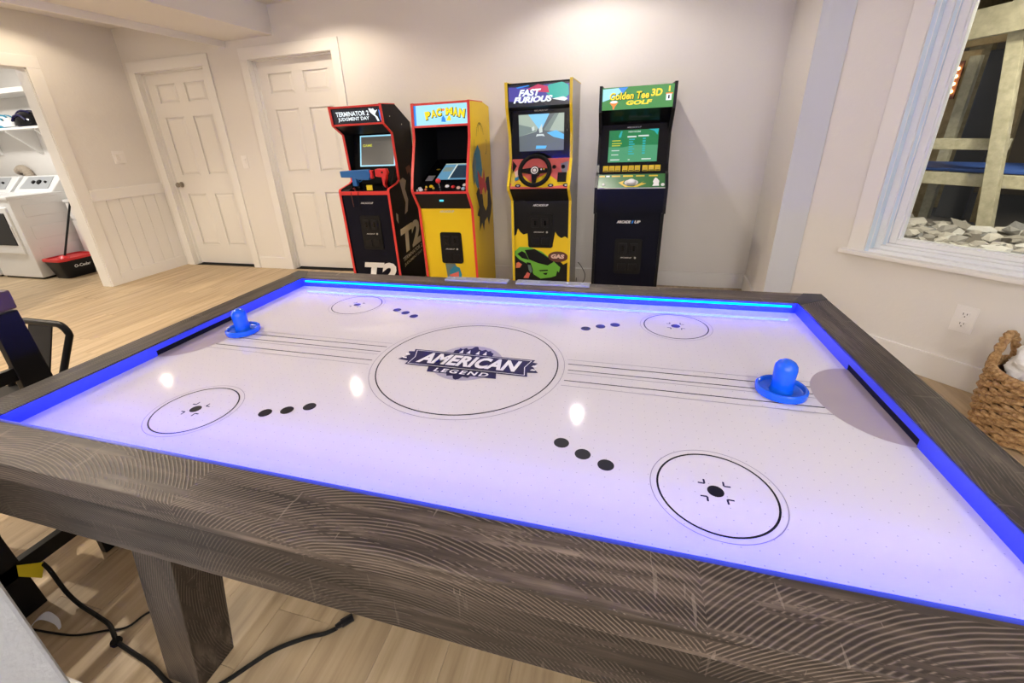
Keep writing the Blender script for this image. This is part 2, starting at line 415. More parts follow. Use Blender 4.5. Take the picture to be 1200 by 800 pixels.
# ------------------------------------------------------------------ window in the angled wall
def ring(s0, s1, z0, z1, wd, wb_, n0, n1):
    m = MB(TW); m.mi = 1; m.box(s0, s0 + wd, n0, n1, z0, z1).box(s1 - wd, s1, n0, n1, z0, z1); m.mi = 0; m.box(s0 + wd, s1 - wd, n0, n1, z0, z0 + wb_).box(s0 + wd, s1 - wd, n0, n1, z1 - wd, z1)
    return m
win = struct('window_1', ring(S0, S1, Z0, Z1, .022, .018, .0, .13), [M['vinyl'], M['lit_vinyl']], 'large white vinyl window looking out under the deck', bevel=.002)
ring(S0 + .022, S1 - .022, Z0 + .018, Z1 - .022, .030, .020, .042, .13).build('window_frame', [M['vinyl'], M['vinyl']], win, bevel=.003)
ring(S0 + .052, S1 - .052, Z0 + .038, Z1 - .052, .020, .014, .055, .13).build('window_stop', [M['vinyl'], M['lit_vinyl']], win, bevel=.003)
ring(S0 + .072, S1 - .072, Z0 + .052, Z1 - .072, .034, .024, .066, .125).build('sash', [M['vinyl'], M['vinyl']], win, bevel=.005)
ring(S0 + .106, S1 - .106, Z0 + .076, Z1 - .106, .010, .007, .078, .115).build('glazing_bead', [M['vinyl'], M['vinyl']], win, bevel=.002)
MB(TW).box(S0 + .11, S1 - .11, .090, .094, Z0 + .08, Z1 - .11).build('pane', M['glass'], win)
MB(TW).box(.235, S1 + .12, -.045, .045, Z0 - .022, Z0).build('window_sill', M['trim'], win, bevel=.004)
cs = MB(TW); cs.box(.262, S0, -.012, 0, Z0, Z1 + .09).box(S1, S1 + .085, -.012, 0, Z0, Z1 + .09).box(S0, S1, -.012, 0, Z1, Z1 + .09)
cs.build('window_casing', M['trim'], win, bevel=.002)

# ------------------------------------------------------------------ wall plates
sw = thing('light_switch', (XL, 2.64, 1.2), 'double rocker light switch on the wall above the wainscot', 'light switch')
MB().box(XL, XL + .006, 2.578, 2.702, 1.212, 1.336).build('cover_plate', M['plate'], sw, bevel=.002)
for yc in (2.616, 2.664): MB().prism_y([(XL + .006, 1.24), (XL + .009, 1.24), (XL + .014, 1.305), (XL + .006, 1.308)], yc - .016, yc + .016).build('rocker', M['plate'], sw, bevel=.001)
sw = thing('light_switch', (-3.515, YB, 1.1), 'single rocker light switch between the two doors', 'light switch')
MB().box(-3.552, -3.478, YB - .006, YB, 1.106, 1.232).build('cover_plate', M['plate'], sw, bevel=.002)
MB().prism_x([(YB - .006, 1.135), (YB - .009, 1.135), (YB - .014, 1.20), (YB - .006, 1.203)], -3.531, -3.499).build('rocker', M['plate'], sw, bevel=.001)
oc = Q + dv * .842
ot = thing('wall_outlet', (oc.x, oc.y, .29), 'white duplex power outlet on the wall below the window', 'outlet')
MB(TW).box(.800, .884, -.006, 0, .290, .426).build('cover_plate', M['plate'], ot, bevel=.002)
for zc in (.333, .383):
    r = MB(TW).box(.825, .859, -.009, -.006, zc - .016, zc + .016).build('receptacle', M['plate'], ot, bevel=.004)
    MB(TW).box(.8335, .8360, -.0095, -.009, zc - .001, zc + .009).box(.8475, .8500, -.0095, -.009, zc, zc + .008).box(.8405, .8445, -.0095, -.009, zc - .012, zc - .007).build('slots', M['black'], r)

# ------------------------------------------------------------------ recessed ceiling lamps
for i, (x, y, wt, c) in enumerate(CANS):
    lab = ['ceiling can light above the golf cabinet', 'ceiling can light above the red trimmed black cabinet', 'ceiling can light by the laundry doorway', 
           'unseen fill can added left of the table', 'unseen fill can added right of the table', 'unseen fill can added behind the viewer on the right', 'unseen fill can added behind the viewer on the left', 'unseen fill can added at the far left of the room'][i]
    rl = thing('recessed_light', (x, y, CEIL), lab, 'ceiling light', 'recessed ceiling lights')
    MB().lathe([(.033, -.001), (.075, -.001), (.075, 0), (.095, 0), (.097, -.004), (.080, -.036), (.075, -.036), (.074, -.002)], (x, y, CEIL), 28, cap=False).build('trim_ring', M['can_trim'], rl, smooth=True)
    MB().lathe([(.032, -.004), (.032, -.001)], (x, y, CEIL), 28).build('lens', M['lens'], rl)
    ld = D.lights.new('can_lamp', 'AREA'); ld.shape = 'DISK'; ld.size = .05; ld.energy = wt; ld.color = c
    lo = D.objects.new('can_lamp', ld); COL.objects.link(lo); lo.parent = rl; lo.location = (0, 0, -.006)
for i, (x, y, z, wt, c) in enumerate(FILL_GLOBES):
    gl_ = thing('fill_globe', (x, y, 0), ('left' if i == 0 else 'right') + ' unseen glowing globe added as fill behind the viewer', 'floor lamp', 'added fill globes')  # made-up fill lamps, never in view
    gm = mat('fill_globe_glow_%d' % i, (.9, .9, .9), .3, emit=c, es=wt / (4 * PI * PI * .15 ** 2))
    MB().lathe([(.004, -.15)] + [(.15 * math.cos(a), .15 * math.sin(a)) for a in [(-.44 + .08 * k_) * PI for k_ in range(12)]] + [(.004, .15)], (x, y, z), 24).build('fill_globe_ball', gm, gl_, smooth=True)
    MB().lathe([(.15, 0), (.15, .015), (.02, .03), (.012, .05), (.012, z - .16), (.035, z - .15), (.035, z - .13)], (x, y, 0), 20).build('fill_globe_stand', M['blackmetal'], gl_, smooth=True)
rl = thing('ceiling_light', (-6.3, 1.7, CEIL), 'flush ceiling lamp inside the laundry room', 'ceiling light')
MB().lathe([(.16, 0), (.16, -.03), (.14, -.06), (.05, -.075)], (-6.3, 1.7, CEIL), 28).build('shade', M['lens'], rl, smooth=True)
ld = D.lights.new('laundry_lamp', 'AREA'); ld.shape = 'DISK'; ld.size = .3; ld.energy = LAUNDRY_W; ld.color = (1.0, .97, .92)
lo = D.objects.new('laundry_lamp', ld); COL.objects.link(lo); lo.parent = rl; lo.location = (0, 0, -.09)

# ------------------------------------------------------------------ under the deck, outside the window
def lumber_mat(name, a, b_):
    m = mat(name, a, .7); t = NT(m); o = t.obj(); f = t.noise(t.mapping(o, (9, 9, 9)), 2.0, 5, .6)
    t.color(t.ramp(f, [(.3, a), (.7, b_)])); return m
M['lumber'] = lumber_mat('treated_lumber', (.40, .37, .25), (.62, .58, .42))
M['lumber2'] = lumber_mat('amber_lumber', (.36, .27, .13), (.55, .43, .23))
M['darkdeck'] = mat('dark_deck_underside', (.20, .155, .105), .9)
M['dirt'] = mat('damp_gravel_dirt', (.16, .145, .125), .95)
M['tarp'] = mat('blue_tarp', (.05, .12, .42), .5)
M['greypanel'] = mat('grey_metal_panel', (.16, .16, .165), .5)
M['reflected_bulb'] = mat('reflected_bulb_glow', (1, .6, .3), .5, emit=(1.0, .45, .14), es=14)
stones = []
for i, c in enumerate(((.50, .47, .42), (.38, .36, .33), (.60, .57, .51), (.26, .26, .26), (.66, .65, .62), (.33, .31, .27))):
    m = mat('stone_%d' % i, c, .85); t = NT(m); f = t.noise(t.obj(), 30, 4); t.color(t.mix(f, tuple(q * .7 for q in c), c)); stones.append(m)
_ti = TW.inverted()
GP = [_ti @ Vector(p) for p in ((1.66, 2.28, 0), (1.66, 3.3, 0))]
gpoly = [(.12, .14), (2.6, .14), (2.6, 1.7), (-.9, 1.7), (GP[1].x, GP[1].y), (GP[0].x, GP[0].y)]
grd = struct('ground', MB(TW).loft([(a, b_, .40) for a, b_ in gpoly], [(a, b_, .537 + .006 * b_) for a, b_ in gpoly]).box(-1.6, 3.5, 1.7, 5.0, .2, .40), M['dirt'], 'rubble covered ground outside the window')
rocks = []
for i in range(9):
    bm = bmesh.new(); bmesh.ops.create_icosphere(bm, subdivisions=1, radius=1)
    for v in bm.verts: v.co *= random.uniform(.72, 1.18); v.co.z *= .5; v.co.x *= random.uniform(.9, 1.3)
    me = D.meshes.new('rock'); bm.to_mesh(me); bm.free(); me.materials.append(stones[i % 6]); rocks.append(me)
gl = worg(grd)
for i in range(300):
    s_, n_ = random.uniform(.0, 1.25), .17 + 1.40 * random.random()
    if (TW @ Vector((s_, n_, 0))).x < 1.72: s_ += .5
    r = random.uniform(.030, .072) * (1.0 if n_ < .9 else 1.1)
    o = D.objects.new('rock', rocks[i % 9]); COL.objects.link(o); o.parent = grd
    o.location = TW @ Vector((s_, n_, .538 + r * random.uniform(.1, .5))) - gl
    o.scale = (r, r * random.uniform(.6, 1.0), r); o.rotation_euler = (random.uniform(-.5, .5), random.uniform(-.5, .5), random.uniform(0, 6.28))
rb_ = MB()
for i in range(420):
    me = rocks[i % 9]; s_, n_ = (random.uniform(1.25, 2.5), random.uniform(.17, 1.6)) if i < 330 else (random.uniform(-.6, .0), random.uniform(.9, 1.6))
    P0 = TW @ Vector((s_, n_, .545))
    if P0.x < 1.72: continue
    r = random.uniform(.03, .07); Mx = Matrix.Translation(P0 + Vector((0, 0, r * .3))) @ Matrix.Rotation(random.uniform(0, 6.28), 4, 'Z') @ Matrix.Rotation(random.uniform(-.5, .5), 4, 'X') @ Matrix.Scale(r, 4)
    rb_.mi = i % 6; rb_.add([Mx @ v.co for v in me.vertices], [tuple(p.vertices) for p in me.polygons])
rb_.build('rubble', stones, grd)['kind'] = 'stuff'
def lumber(name, A, B, w_, t_, m, label, cat, up=(0, 0, 1)):
    A, B = TW @ Vector(A), TW @ Vector(B); ax = (B - A).normalized(); u = Vector(up) - ax * ax.dot(Vector(up))
    if u.length < .1: u = dv.copy()
    u.normalize(); v_ = ax.cross(u)
    def q(P): return [P + u * w_ / 2 * a + v_ * t_ / 2 * b_ for a, b_ in ((-1, -1), (1, -1), (1, 1), (-1, 1))]
    return tag(MB().loft(q(A), q(B)).build(name, m, bevel=.003), label, cat)
lumber('deck_post', (.38, 1.5, .53), (.150, 1.5, 2.02), .075, .07, M['lumber'], 'pale lumber deck post crossing the rails outside the window', 'post', dv)
lumber('deck_post', (.76, 1.5, .53), (.52, 1.5, 2.05), .08, .07, M['lumber'], 'pale lumber deck post at the far right of the window', 'post', dv)
lumber('deck_post', (-.19, 2.12, .40), (-.19, 2.12, 1.72), .065, .06, M['lumber'], 'thin pale deck post beside the reflected bulbs', 'post', dv)
lumber('deck_post', (.10, 2.35, .40), (.02, 2.35, 1.78), .10, .06, M['lumber2'], 'amber toned deck post behind the front post', 'post', dv)
lumber('deck_board', (-.43, 2.33, .40), (-.43, 2.33, 1.78), .38, .03, M['lumber2'], 'wide amber board behind the reflected bulbs', 'board', dv)
lumber('deck_rail', (-1.0, 1.58, 1.125), (.32, 1.58, 1.105), .075, .05, M['lumber'], 'upper pale lumber rail outside the window', 'rail')
lumber('deck_rail', (-1.0, 1.58, .885), (1.6, 1.58, .845), .085, .05, M['lumber'], 'lower pale lumber rail outside the window', 'rail')
lumber('deck_joist', (-.85, 1.42, 1.80), (1.8, 1.42, 1.95), .17, .06, M['lumber'], 'thick pale deck joist along the window top', 'joist')
lumber('deck_joist', (-1.0, 2.34, 1.84), (1.8, 2.34, 1.93), .11, .05, M['lumber2'], 'amber deck joist behind the thick pale joist', 'joist')
tag(MB(TW).loft([(-.7, 1.66, .925), (1.3, 1.66, .89), (1.3, 2.05, .93), (-.7, 2.05, .945)], [(-.7, 1.66, .940), (1.3, 1.66, .930), (1.3, 2.05, .955), (-.7, 2.05, .955)]).build('tarp', M['tarp'], bevel=.01), 'folded blue tarp lying between the deck rails', 'tarp')
tag(MB(TW).box(-.34, -.14, 2.75, 2.80, .40, 1.80).build('steel_door', M['greypanel'], bevel=.01), 'narrow grey steel door under the deck', 'door')
for sx_, nm in ((.30, 'far brown post under the deck behind the pale post'), (.62, 'far brown post under the deck at the window edge'), (-.62, 'far brown post under the deck behind the bulbs')):
    lumber('deck_post', (sx_, 3.4, .40), (sx_, 3.4, 2.05), .16, .10, M['lumber2'], nm, 'post', dv)
fx = thing('bulb_reflection', TW @ Vector((-.365, 2.30, 1.42)), 'dark strip with eight glowing bulbs standing in for a reflection in the glass', 'lamp')  # lamps mirrored in the window pane, built as glowing bulbs outside
MB(TW).box(-.410, -.318, 2.296, 2.314, 1.43, 1.71).build('reflection_strip', M['brownwood'], fx)
for i in range(4):
    for j in range(2):
        c = TW @ Vector((-.386 + j * .042, 2.285, 1.487 + i * .056))
        MB().lathe([(.001, -.014), (.011, -.009), (.014, 0), (.011, .009), (.001, .014)], c, 10).build('reflected_bulb', M['reflected_bulb'], fx, smooth=True)
dk = struct('deck_underside', MB(TW).loft([(a, b_, 2.25) for a, b_ in gpoly[:2] + [(3.5, 5.0), (-1.6, 5.0), (-.9, 1.7)] + gpoly[4:]], [(a, b_, 2.30) for a, b_ in gpoly[:2] + [(3.5, 5.0), (-1.6, 5.0), (-.9, 1.7)] + gpoly[4:]]), M['darkdeck'], 'dark boards of the deck above')
for i in range(5): MB(TW).box(-.6 + i * .45, -.55 + i * .45, 1.62, 4.8, 2.08, 2.25).build('joist', M['lumber2'], dk)
struct('crawlspace_wall', MB(TW).box(-1.6, 3.5, 4.9, 5.0, .2, 2.3), M['darkdeck'], 'dark wall at the back of the space under the deck')
ol = D.lights.new('deck_fill_lamp', 'AREA'); ol.shape = 'DISK'; ol.size = .25; ol.energy = 26; ol.color = (1.0, .90, .72)  # unseen lamp added to brighten the space under the deck
oo = thing('deck_fill_light', TW @ Vector((.9, .9, 2.245)), 'unseen fill lamp added under the deck boards outside', 'lamp')
MB().lathe([(.13, 0), (.13, -.03), (.10, -.05)], TW @ Vector((.9, .9, 2.25)), 20).build('shade', M['lens'], oo, smooth=True)  # lampshade of the added fill lamp
lo = D.objects.new('deck_fill_lamp', ol); COL.objects.link(lo); lo.parent = oo; lo.location = (0, 0, -.06)

# ================================================================== air hockey table
H = .76; ZF = H - .037; HX, HY = .968, .540; OX, OY = 1.067, .639
tb = thing('air_hockey_table', (0, 0, 0), 'dark weathered wood air hockey table with glowing blue edges', 'hockey table')
RT = .046
# rail boards with mitred ends that stop at the corner plates
def rail(pts, m): return MB().prism_z(pts, H - RT, H).build('rail', m, tb, bevel=.0025)
for sg in (1, -1):
    rail([(-1.012, sg * OY), (1.012, sg * OY), (.951, sg * HY), (-.951, sg * HY)], M['wood_x'])
    rail([(sg * OX, -.587), (sg * OX, .587), (sg * HX, .519), (sg * HX, -.519)], M['wood_y'])
    for sy in (1, -1):
        MB().prism_z([(sg * OX, sy * OY), (sg * OX, sy * .587), (sg * HX, sy * .519), (sg * HX, sy * HY), (sg * .951, sy * HY), (sg * 1.012, sy * OY)], H - RT, H + .0008).build('corner_plate', M['charcoal'], tb, bevel=.0015)
    # apron boards, set back a little under the rail
    MB().box(-OX + .008, OX - .008, sg * (OY - .008), sg * (OY - .032), H - .173, H - RT).build('apron', M['wood_x_shaded'], tb, bevel=.0025)
    MB().box(sg * (OX - .008), sg * (OX - .032), -OY + .032, OY - .032, H - .173, H - RT).build('apron', M['wood_y'], tb, bevel=.0025)
    # inner walls
    MB().box(-HX, HX, sg * (HY - .003), sg * (HY + .011), ZF - .01, H - .003).build('inner_wall', M['inner'], tb)
    w1 = MB().box(sg * (HX - .003), sg * (HX + .011), -HY, -.152, ZF - .01, H - .003).box(sg * (HX - .003), sg * (HX + .011), .152, HY, ZF - .01, H - .003).box(sg * (HX - .003), sg * (HX + .011), -.152, .152, ZF + .017, H - .003)
    w1.build('inner_wall', M['inner'], tb)
    g = MB().box(sg * (HX - .0012), sg * (HX + .03), -.152, .152, ZF + .0012, ZF + .017).build('goal_slot', M['blackmatte'], tb); tag(g, 'black goal slot')
    # LED strip under the lip of each long rail
    ls = MB().box(-.950, .950, sg * (HY - .003), sg * (HY - .007), H - .0165, H - .0095).build('led_strip', M['led'], tb); tag(ls, 'bright blue light strip')
    MB().box(-.955, .955, sg * (HY - .003), sg * (HY - .009), H - .0085, H - .0025).build('led_channel', M['inner'], tb)
MB().box(-OX + .04, OX - .04, -OY + .04, OY - .04, H - .150, ZF - .012).build('under_box', M['blackmatte'], tb)
field = MB().box(-HX, HX, -HY, HY, ZF - .012, ZF).build('playfield', M['field'], tb); tag(field, 'white glossy playfield')
ZP = ZF + .0004
def dot(x, y, r, m=M['inkblack'], name='spot'): MB().disc((x, y, ZP), r).build(name, m, field, fix=False)
for sx in (1, -1):
    for sy in (1, -1):
        for (x, y) in ((.394, .336), (.349, .315), (.304, .290)): dot(sx * x, sy * y, .0155)
        cx, cy = sx * .580, sy * .360
        dot(cx, cy, .0135)
        MB().annulus((cx, cy, ZP), .0935, .0970).build('face_off_ring', M['inkblack'], field, fix=False)
        MB().annulus((cx, cy, ZP), .1065, .1080).build('face_off_ring', M['inkgrey'], field, fix=False)
        for k in range(4):
            a = PI / 4 + k * PI / 2
            for s2 in (1, -1):
                p = Vector((cx + .022 * math.cos(a), cy + .022 * math.sin(a), ZP)); q = a + s2 * .75
                u = Vector((math.cos(q), math.sin(q), 0)) * .011; v = Vector((-math.sin(q), math.cos(q), 0)) * .0016
                MB().ngon([p - v, p + u - v, p + u + v, p + v]).build('tick', M['ink'], field, fix=False)
MB().annulus((0, 0, ZP), .2510, .2545, 120).build('centre_ring', M['inkblack'], field, fix=False)
MB().annulus((0, 0, ZP), .2700, .2717, 120).build('centre_ring', M['inkgrey'], field, fix=False)
for sx in (1, -1):
    for y, w_, m in ((.069, .0011, 'inkgrey'), (-.069, .0011, 'inkgrey'), (.044, .0017, 'inkblack'), (-.044, .0017, 'inkblack'), (.011, .0016, 'inkblack'), (-.006, .0011, 'inkgrey')):
        xa = math.sqrt(.281 ** 2 - y * y); xb = .968 - .122 * math.sqrt(max(0, 1 - (y / .156) ** 2))
        MB().ngon([(sx * a, y + b_, ZP) for a, b_ in ((xa, -w_), (xb, -w_), (xb, w_), (xa, w_))]).build('line', M[m], field, fix=False)
    pts = [(sx * (.968 - .122 * math.cos(a)), .156 * math.sin(a), ZP) for a in [(-.5 + i / 40) * PI for i in range(41)]]
    c = MB().ngon(pts).build('goal_crease', M['crease'], field, fix=False); tag(c, 'mauve grey goal crease')
# centre crest and banner
L1, L2, L3, L4 = ZP, ZP + .0003, ZP + .0006, ZP + .0009
lg = MB().disc((0, 0, L1), .101, 64).build('logo_crest', M['crest'], field, fix=False)
sk = [(-.060, .062), (-.050, .070), (-.048, .078), (-.040, .073), (-.030, .083), (-.022, .074), (-.012, .082), (-.008, .094), (-.002, .097), (.004, .094), (.008, .082), (.020, .074), (.030, .083), (.040, .073), (.048, .078), (.050, .070), (.060, .062), (.060, .045), (-.060, .045)]
MB().ngon([(x, y, L2) for x, y in sk[::-1]]).build('logo_peaks', M['ink'], lg, fix=False)
for x in (-.036, -.014, .014, .036): MB().ngon([(x - .006, .048, L3), (x + .006, .048, L3), (x, .071, L3)]).build('logo_peak_gap', M['white'], lg, fix=False)
MB().ngon([(x, y, L2) for x, y in ((-.036, -.070), (.036, -.070), (.030, -.084), (.014, -.080), (.008, -.094), (0, -.099), (-.008, -.094), (-.014, -.080), (-.030, -.084))][::-1]).build('logo_base', M['ink'], lg, fix=False)
def arc(x): return -.10 * (x * x) / .18
bn = [(-.205, -.026), (-.187, .016), (-.193, .018)]
for sx in (1, -1):
    tail = [(.150, .036), (.196, .030), (.186, .008), (.206, -.022), (.150, -.030)]
    MB().ngon([(sx * x, y, L2) for x, y in (tail[::-1] if sx > 0 else tail)]).build('logo_tail', M['ink'], lg, fix=False)
    for y in (-.009, .012):
        q = [(.186, y + .004), (.198 if y > 0 else .200, y + .003), (.194, y - .004), (.182, y - .004)]
        MB().ngon([(sx * x, yy, L3) for x, yy in (q[::-1] if sx > 0 else q)]).build('logo_stripe', M['white'], lg, fix=False)
body = [(-.172, -.047), (.182, -.047), (.172, 0), (.186, .046), (-.182, .046), (-.168, 0)]
MB().ngon([(x, y, L3) for x, y in body]).build('logo_banner', M['ink'], lg, fix=False)
o_ = [(-.166, -.0415), (.174, -.0415), (.166, 0), (.178, .0405), (-.174, .0405), (-.162, 0)]
i_ = [(-.1635, -.0395), (.1715, -.0395), (.1637, 0), (.1752, .0385), (-.1712, .0385), (-.1597, 0)]
me_ = MB(); me_.add([(x, y, L4) for x, y in o_] + [(x, y, L4) for x, y in i_], [(k, (k + 1) % 6, 6 + (k + 1) % 6, 6 + k) for k in range(6)]); me_.build('logo_outline', M['white'], lg, fix=False)
MB().ngon([(x, y, L3) for x, y in ((-.092, -.074), (.104, -.074), (.096, -.040), (-.100, -.040))]).build('logo_banner', M['ink'], lg, fix=False)
text('AMERICAN', M['white'], lg, (.003, .001, L4 + .0002), (1, 0, 0), (0, 1, 0), .298, .062, .22, .045, space=1.03)
text('LEGEND', M['white'], lg, (.002, -.060, L4 + .0002), (1, 0, 0), (0, 1, 0), .155, .020, .15, .03, space=1.3)
# splayed legs
for sx in (1, -1):
    for sy in (1, -1):
        def q(xc, z): return [(sx * (xc - .056), sy * .483, z), (sx * (xc + .056), sy * .483, z), (sx * (xc + .056), sy * .592, z), (sx * (xc - .056), sy * .592, z)]
        MB().loft(q(.642, 0), q(.505, H - .160)).build('leg', M['wood_z'], tb, bevel=.003)
    bx(-.50, .50, sx * .50, sx * .56, H - .165, H - .145).build('brace', M['blackmatte'], tb)

# mallets
def mallet(c, label):
    t_ = thing('hockey_mallet', (c[0], c[1], ZF + .0005), label, 'mallet', 'blue air hockey mallets'); z = ZF + .0005
    MB().lathe([(.047, 0), (.0525, .002), (.054, .008), (.0535, .016), (.050, .0195), (.0465, .018), (.044, .010), (.040, .0075), (.022, .0075), (.018, .0075)], (c[0], c[1], z), 40).build('base', M['mallet'], t_, smooth=True)
    MB().lathe([(.026, .006), (.0235, .012), (.0225, .030), (.0235, .052), (.0240, .062), (.0225, .072), (.0175, .080), (.0100, .085), (.001, .0868)], (c[0], c[1], z), 32).build('knob', M['mallet'], t_, smooth=True)
mallet((.777, .003), 'blue mallet standing before the right goal crease')
mallet((-.832, .052), 'blue mallet standing by the left goal slot')
# clear score slides lying on the far rail
for (x0, x1, lab) in ((-.300, -.030, 'clear plastic score slide on the far rail, left one'), (.002, .292, 'clear plastic score slide on the far rail, right one')):
    P0 = [(x0, .584), (x1, .584), (x1, .628), (x0, .628)]
    sl = tag(MB().prism_z(P0, H, H + .009).build('score_slide', M['acrylic'], bevel=.004, seg=3), lab, 'score slide', 'clear score slides on the far rail')
    for k in range(5):
        xx = x0 + .03 + k * (x1 - x0 - .06) / 4
        MB().lathe([(.010, .0092), (.010, .0112), (.006, .0125)], (xx, .606, H), 14).build('slide_button', M['acrylic'], sl, smooth=True)

# ================================================================== arcade cabinets
def em(name, col, s=1.0): return mat(name, (0.01, 0.01, 0.01), .25, emit=col, es=s)
M['scr_grey'] = em('screen_grey', (.075, .068, .058)); M['scr_cyan'] = em('cyan_bezel_line', (.30, .62, .78))
M['scr_green'] = em('screen_green', (.012, .17, .055)); M['scr_green2'] = em('screen_light_green', (.06, .27, .13)); M['scr_teal'] = em('screen_teal', (.02, .35, .38))
M['scr_white'] = em('screen_white', (.55, .62, .58)); M['scr_sky'] = em('screen_sky', (.20, .52, .80)); M['scr_road'] = em('screen_road', (.10, .12, .125)); M['scr_wall'] = em('screen_wall', (.33, .40, .33)); M['scr_wall2'] = em('screen_wall_shade', (.16, .21, .19))
M['scr_blue'] = em('screen_blue', (.10, .42, .75)); M['scr_yellow'] = em('screen_yellow', (.50, .50, .04)); M['scr_navy'] = em('screen_navy', (.018, .035, .055)); M['scr_pale'] = em('screen_pale_blue', (.10, .24, .36))
M['mq_sky'] = em('marquee_pale_blue', (.33, .68, .86)); M['mq_green'] = em('marquee_green', (.035, .22, .035)); M['mq_dark'] = em('marquee_dark', (.006, .008, .016)); M['mq_white'] = em('marquee_white', (.85, .93, .97))
M['mq_yellow'] = em('marquee_yellow', (.88, .66, .01)); M['mq_orange'] = em('marquee_orange', (.85, .22, .02)); M['mq_blue'] = em('marquee_blue', (.02, .22, .72)); M['mq_red'] = em('marquee_red', (.50, .03, .10)); M['mq_teal'] = em('marquee_teal', (.02, .38, .32)); M['mq_violet'] = em('marquee_violet', (.06, .05, .30))
M['cream'] = mat('offwhite_side', (.62, .59, .55), .45); M['green'] = mat('green_print', (.16, .50, .05), .4); M['dgreen'] = mat('dark_green_overlay', (.04, .17, .05), .3); M['gold'] = mat('gold_print', (.70, .50, .05), .4)
M['orange'] = mat('orange_print', (.80, .22, .10), .35); M['coral'] = mat('coral_print', (.78, .16, .13), .3); M['teal'] = mat('teal_print', (.02, .26, .42), .4); M['maroon'] = mat('maroon_print', (.12, .03, .02), .4); M['tire'] = mat('slate_print', (.14, .22, .22), .4)
M['coin'] = mat('coin_door_black', (.008, .008, .009), .5, spec=.2); M['lightblue'] = mat('light_blue_button', (.45, .72, .85), .3); M['pink'] = mat('pale_button', (.80, .55, .50), .3)
def front_pt(prof, z):
    for (a, b_) in zip(prof, prof[1:]):
        if (a[1] - z) * (b_[1] - z) <= 0 and a[1] != b_[1]: return a[0] + (b_[0] - a[0]) * (z - a[1]) / (b_[1] - a[1])
    return prof[0][0]
class Cab:
    """upright cabinet: side profile front[] runs from the floor up, back[] closes it; all coordinates are room coordinates"""
    def __init__(s, label, x0, x1, front, back, side, trim, group='arcade cabinets'):
        s.x0, s.x1, s.front = x0, x1, front; s.c = (x0 + x1) / 2
        s.o = thing('arcade_cabinet', (s.c, 2.72, 0), label, 'arcade cabinet', group)
        poly = front + back; T = .018; s.sides = []
        for a, b_ in ((x0, x0 + T), (x1 - T, x1)): s.sides.append(MB().prism_x(poly, a, b_).build('side_panel', side, s.o, bevel=.0015, seg=1))
        for xc in (x0 + T / 2, x1 - T / 2):
            m = MB(); pts = [Vector((xc, y - .001, z)) for y, z in front] + [Vector((xc, back[0][0], back[0][1] + .001))] * (1 if back else 0)
            for A, B in zip(pts, pts[1:]):
                ax = (B - A).normalized(); n_ = Vector((0, ax.z, -ax.y)); A2, B2 = A - ax * .003, B + ax * .003
                q = lambda P: [P + Vector((dx, 0, 0)) + n_ * dn for dx, dn in ((-T / 2 - .001, -.003), (T / 2 + .001, -.003), (T / 2 + .001, .004), (-T / 2 - .001, .004))]
                m.loft(q(A2), q(B2))
            m.build('edge_trim', trim, s.o)
        bk = back[-1][0]
        MB().box(x0 + T, x1 - T, bk - .012, bk, .02, back[-1][1] if len(back) < 2 else min(p[1] for p in back[:-1] if p[1] > .5)).build('back_panel', M['black'], s.o)
        s.ix0, s.ix1 = x0 + T, x1 - T
        up = [(y + .006, z) for y, z in front if z > .8] + [(back[-1][0] - .012, min(p[1] for p in back[:-1]) - .03), (back[-1][0] - .012, .85)]
        for a in (s.ix0, s.ix1 - .0015): MB().prism_x(up, a, a + .0015).build('inner_liner', M['blackmatte'], s.o)
    def slab(s, name, A, B, m, t=.012, x0=None, x1=None, **kw):
        """panel between the sides whose front face runs from (y,z)=A to B"""
        ay, az = A; by, bz = B; L = math.hypot(by - ay, bz - az); ny, nz = (bz - az) / L, -(by - ay) / L
        x0 = s.ix0 if x0 is None else x0; x1 = s.ix1 if x1 is None else x1
        return MB().prism_x([(ay, az), (by, bz), (by + ny * t, bz + nz * t), (ay + ny * t, az + nz * t)], x0, x1).build(name, m, s.o, **kw)
class Pl:
    """drawing plane on a panel: u across from x0, v up along A to B"""
    def __init__(s, A, B, lift=.0006):
        s.A = Vector((0, *A)); d = Vector((0, B[0] - A[0], B[1] - A[1])); s.L = d.length; s.v = d.normalized(); s.n = Vector((0, -s.v.z, s.v.y)); s.lift = lift
    def p(s, x, v, l=1): return Vector((x, 0, 0)) + s.A + s.v * v + s.n * s.lift * l
    def poly(s, name, pts, m, parent, l=1): return MB().ngon([s.p(x, v, l) for x, v in pts]).build(name, m, parent, fix=False)
    def rect(s, name, x0, x1, v0, v1, m, parent, l=1): return s.poly(name, [(x0, v0), (x1, v0), (x1, v1), (x0, v1)], m, parent, l)
    def text(s, tx, m, parent, x, v, w, h, l=2, **kw): return text(tx, m, parent, s.p(x, v, l), (1, 0, 0), s.v, w, h, **kw)
def ell(cx, cv, a, b_, n=28, p=0): return [(cx + a * math.cos(2 * PI * i / n + p), cv + b_ * math.sin(2 * PI * i / n + p)) for i in range(n)]
